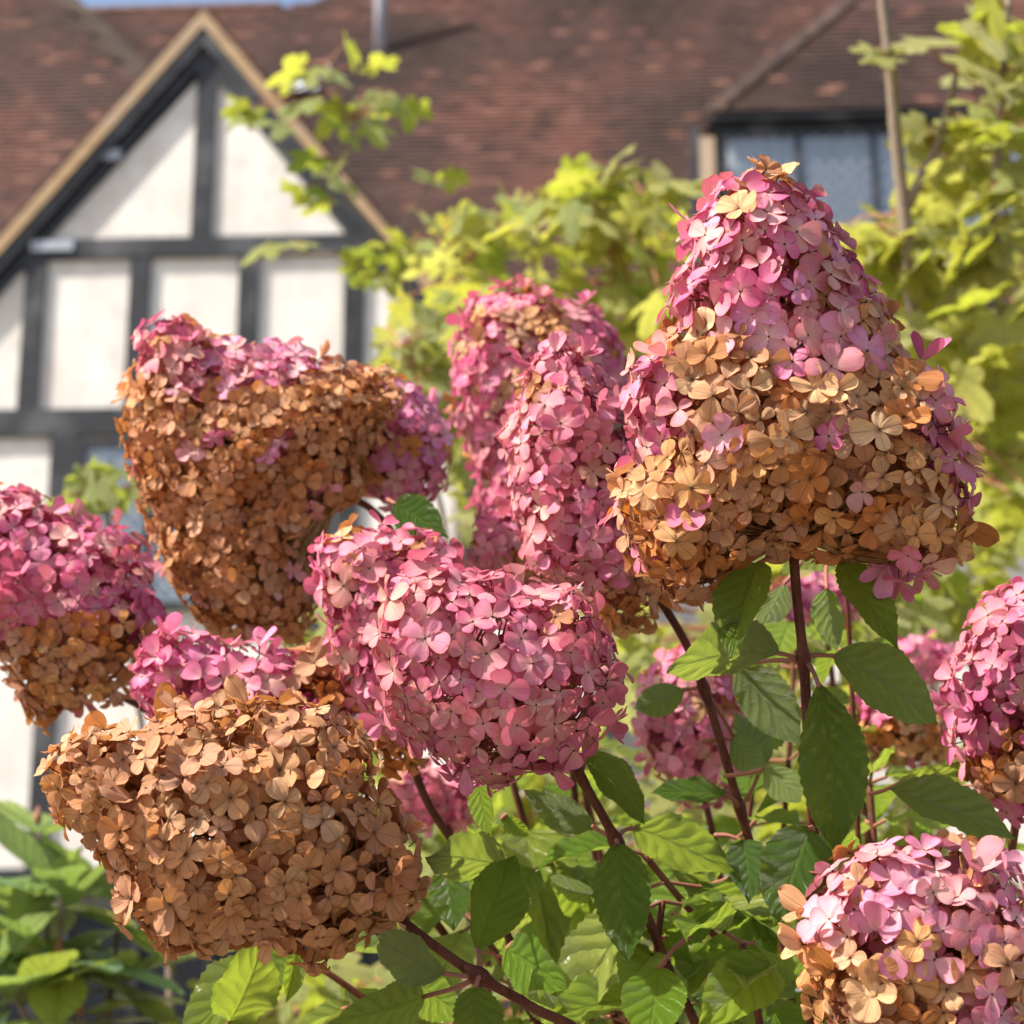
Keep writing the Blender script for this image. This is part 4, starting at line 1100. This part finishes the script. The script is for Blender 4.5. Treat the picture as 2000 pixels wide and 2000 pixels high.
vine('slender lobed leaved shoot rising in front of the gable rake', [[(620, 120, 4.2), (650, 230, 4.2), (640, 340, 4.2), (735, 470, 4.2), (800, 620, 4.2), (860, 900, 4.2)], [(500, 480, 4.2), (600, 478, 4.2), (735, 470, 4.2)], [(815, 345, 4.2), (735, 470, 4.2)]],
     [(700, 190, 70, 55, 4.1, 4.3, 3), (610, 340, 50, 40, 4.1, 4.3, 3), (490, 210, 45, 22, 4.1, 4.3, 3), (730, 500, 70, 40, 4.1, 4.3, 7)], [(530, 145, 4.2, 0.090), (580, 140, 4.15, 0.072), (660, 112, 4.2, 0.072), (710, 108, 4.2, 0.066), (640, 150, 4.25, 0.072), (450, 205, 4.2, 0.066), (505, 225, 4.15, 0.084), (560, 205, 4.1, 0.072), (620, 215, 4.2, 0.072), (655, 235, 4.1, 0.078), (720, 235, 4.2, 0.078), (775, 215, 4.2, 0.060), (700, 200, 4.2, 0.060), (570, 310, 4.2, 0.078), (625, 315, 4.2, 0.072), (585, 375, 4.2, 0.084), (640, 345, 4.1, 0.072), (800, 335, 4.2, 0.072), (850, 345, 4.2, 0.060), (480, 472, 4.2, 0.078), (570, 462, 4.2, 0.066), (660, 490, 4.2, 0.072), (700, 520, 4.2, 0.084), (760, 500, 4.2, 0.072), (690, 470, 4.1, 0.060)], cols=[(.40, .50, .05), (.55, .57, .08), (.26, .42, .04), (.16, .32, .04), (.48, .53, .06)])
vine('bushy lobed leaved shrub in yellow green, before the brown roof', [[(1000, 420, 3.7), (1010, 560, 3.7), (1020, 800, 3.7)], [(1180, 330, 3.6), (1100, 500, 3.7), (1020, 800, 3.7)], [(800, 430, 3.8), (900, 560, 3.8), (1020, 800, 3.7)]],
     [(880, 450, 120, 55, 3.5, 4.0, 22), (1030, 430, 120, 60, 3.4, 3.9, 20), (1110, 345, 80, 28, 3.4, 3.7, 7), (1200, 440, 110, 90, 3.3, 3.8, 27), (1050, 540, 190, 70, 3.4, 3.9, 34), (1240, 590, 70, 80, 3.3, 3.8, 18), (820, 590, 60, 50, 3.7, 4.0, 12), (1290, 345, 60, 30, 3.4, 3.6, 6)],
     [(1140, 315, 3.5, .085), (1180, 330, 3.5, .08), (1060, 340, 3.5, .08), (1280, 345, 3.5, .075)], (.055, .085))
vine('tall pale lime vine on a grey pole-like stem beside the dormer window', [[(1662, -30, 3.1), (1680, 130, 3.1), (1692, 280, 3.1), (1714, 480, 3.1), (1725, 700, 3.12), (1735, 1000, 3.15)], [(1805, 140, 3.1), (1770, 270, 3.1), (1708, 395, 3.1)], [(1905, -20, 3.0), (1880, 300, 3.05), (1850, 700, 3.1), (1735, 1000, 3.15)]],
     [(1900, 120, 75, 130, 2.9, 3.3, 24), (1890, 360, 90, 150, 2.9, 3.4, 38), (1860, 620, 120, 140, 2.9, 3.5, 46), (1880, 900, 90, 170, 2.9, 3.5, 44), (1720, 395, 70, 45, 3.1, 3.4, 8), (1740, 500, 110, 40, 3.0, 3.3, 24), (1640, 460, 70, 35, 3.0, 3.3, 8), (1770, 300, 50, 40, 3.0, 3.3, 4)],
     [(1770, 75, 3.05, .09), (1680, 108, 3.05, .06), (1650, 100, 3.05, .05), (1690, 90, 3.1, .05), (1740, 250, 3.1, .05)], (.06, .10), [(.62, .60, .12), (.68, .65, .22), (.54, .56, .07), (.64, .61, .16), (.40, .48, .05)], rb=.0135)
vine('sunlit yellow green lobed shrub behind the red stems', [[(1500, 1050, 2.9), (1520, 1400, 2.9), (1540, 1900, 2.9)], [(1800, 1000, 2.9), (1750, 1400, 2.9), (1540, 1900, 2.9)]],
     [(1560, 1150, 200, 110, 2.4, 3.0, 44), (1780, 1100, 140, 140, 2.6, 3.2, 48), (1350, 1350, 150, 150, 2.5, 3.0, 30), (1600, 1450, 260, 160, 2.3, 2.9, 52), (1300, 1700, 260, 200, 2.3, 3.0, 52), (1210, 1230, 60, 110, 2.4, 2.9, 16), (1700, 1750, 230, 180, 2.3, 2.9, 40)], (), (.055, .08), [(.46, .52, .06), (.56, .57, .11), (.34, .45, .04), (.62, .60, .18)])
vine('lobed yellow green undergrowth below the dried brown head', [[(640, 1860, 2.7), (700, 1930, 2.7), (760, 2050, 2.7)], [(450, 1890, 2.7), (560, 1960, 2.7), (760, 2050, 2.7)], [(950, 1600, 2.8), (860, 1850, 2.8), (760, 2050, 2.7)]],
     [(480, 1905, 95, 45, 2.5, 2.9, 20), (640, 1890, 90, 70, 2.4, 2.9, 18), (900, 1650, 200, 150, 2.5, 3.0, 52), (1000, 1850, 260, 120, 2.3, 2.9, 44), (780, 1560, 120, 60, 2.5, 3.0, 14), (1090, 1480, 160, 70, 2.4, 2.9, 26), (680, 1480, 120, 60, 2.5, 3.0, 10), (585, 1190, 50, 40, 2.4, 2.7, 6)], (), (.05, .075), [(.46, .52, .06), (.54, .55, .11), (.32, .45, .04), (.24, .37, .035)])
vine('small green shoot peeping up behind the deep pink head', [[(190, 900, 3.0), (200, 960, 3.0), (240, 1200, 3.0), (320, 1800, 3.0)]], [(185, 935, 60, 30, 2.9, 3.1, 10)], [(150, 930, 3.0, .05), (220, 930, 3.0, .06)], (.045, .065), [(.20, .32, .04), (.26, .36, .07)], 'leafy_shoot', 'shrub')
vine('pale variegated looking shrub between rusty head and far pink head', [[(760, 660, 3.2), (790, 800, 3.2), (840, 1000, 3.2), (880, 1500, 3.2)], [(900, 800, 3.2), (880, 1000, 3.2), (880, 1500, 3.2)]], [(770, 690, 75, 70, 3.0, 3.4, 34), (830, 780, 60, 90, 3.0, 3.4, 30), (900, 920, 50, 100, 3.0, 3.4, 24), (810, 640, 40, 50, 3.0, 3.3, 10)], (), (.035, .055), [(.46, .48, .11), (.54, .53, .20), (.32, .40, .06)], 'shrub', 'shrub')

# broad-leaved evergreen, lower left
def whorl_shrub(label, whorls, foot):
    g = Vector((P(*foot).x, P(*foot).y, 0)); root = empty('evergreen_shrub', g); tag(root, label, 'shrub', 'foliage between hydrangea and house')
    for (px, py, d, n, L) in whorls:
        q = P(px, py, d); f = P(*foot)
        tube_part('stem', dense(spline([q, q.lerp(f, .4) + Vector((U(-.03, .03), 0, -.04)), f, g], 5), .03), .004, .009, MAT['grey_bark'], root, g, (), 6)
        a0 = U(0, 6.28)
        for i in range(n):
            a = a0 + i * 2.4; el = U(-.45, .75)
            dirv = Vector((math.cos(a) * math.cos(el), math.sin(a) * math.cos(el), math.sin(el)))
            B = basis(dirv, Vector((U(-.2, .2), U(-.3, .1), 1)))
            Ln = L * U(.95, 1.45)
            o = mobj('leaf', random.choice(NARROW), root, m=Matrix.Translation(q - g + dirv * .01 - Vector((0, 0, .02 * (i / n)))) @ B.to_4x4() @ Matrix.Scale(Ln, 4))
            c = Vector(random.choice([(.20, .38, .14), (.30, .48, .14), (.48, .56, .11), (.18, .33, .18), (.38, .52, .16)])) * U(.8, 1.2); o.color = (c.x, c.y, c.z, 1)
        mb = MB(); mb.tube([q - g, q - g + Vector((0, 0, .012)), q - g + Vector((0, 0, .026))], [.003, .006, .001], 7); mobj('bud', mb.mesh('bud', [MAT['petiole']]), root)
whorl_shrub('broad leaved evergreen shrub with whorled leaves below the white wall', [(70, 1560, 2.6, 9, .10), (120, 1690, 2.5, 13, .115), (20, 1720, 2.6, 12, .11), (110, 1810, 2.45, 14, .12), (210, 1850, 2.5, 10, .11), (30, 1880, 2.4, 13, .12), (150, 1920, 2.4, 13, .12), (230, 1700, 2.6, 6, .09), (-40, 1800, 2.5, 12, .12)], (90, 2080, 2.5))
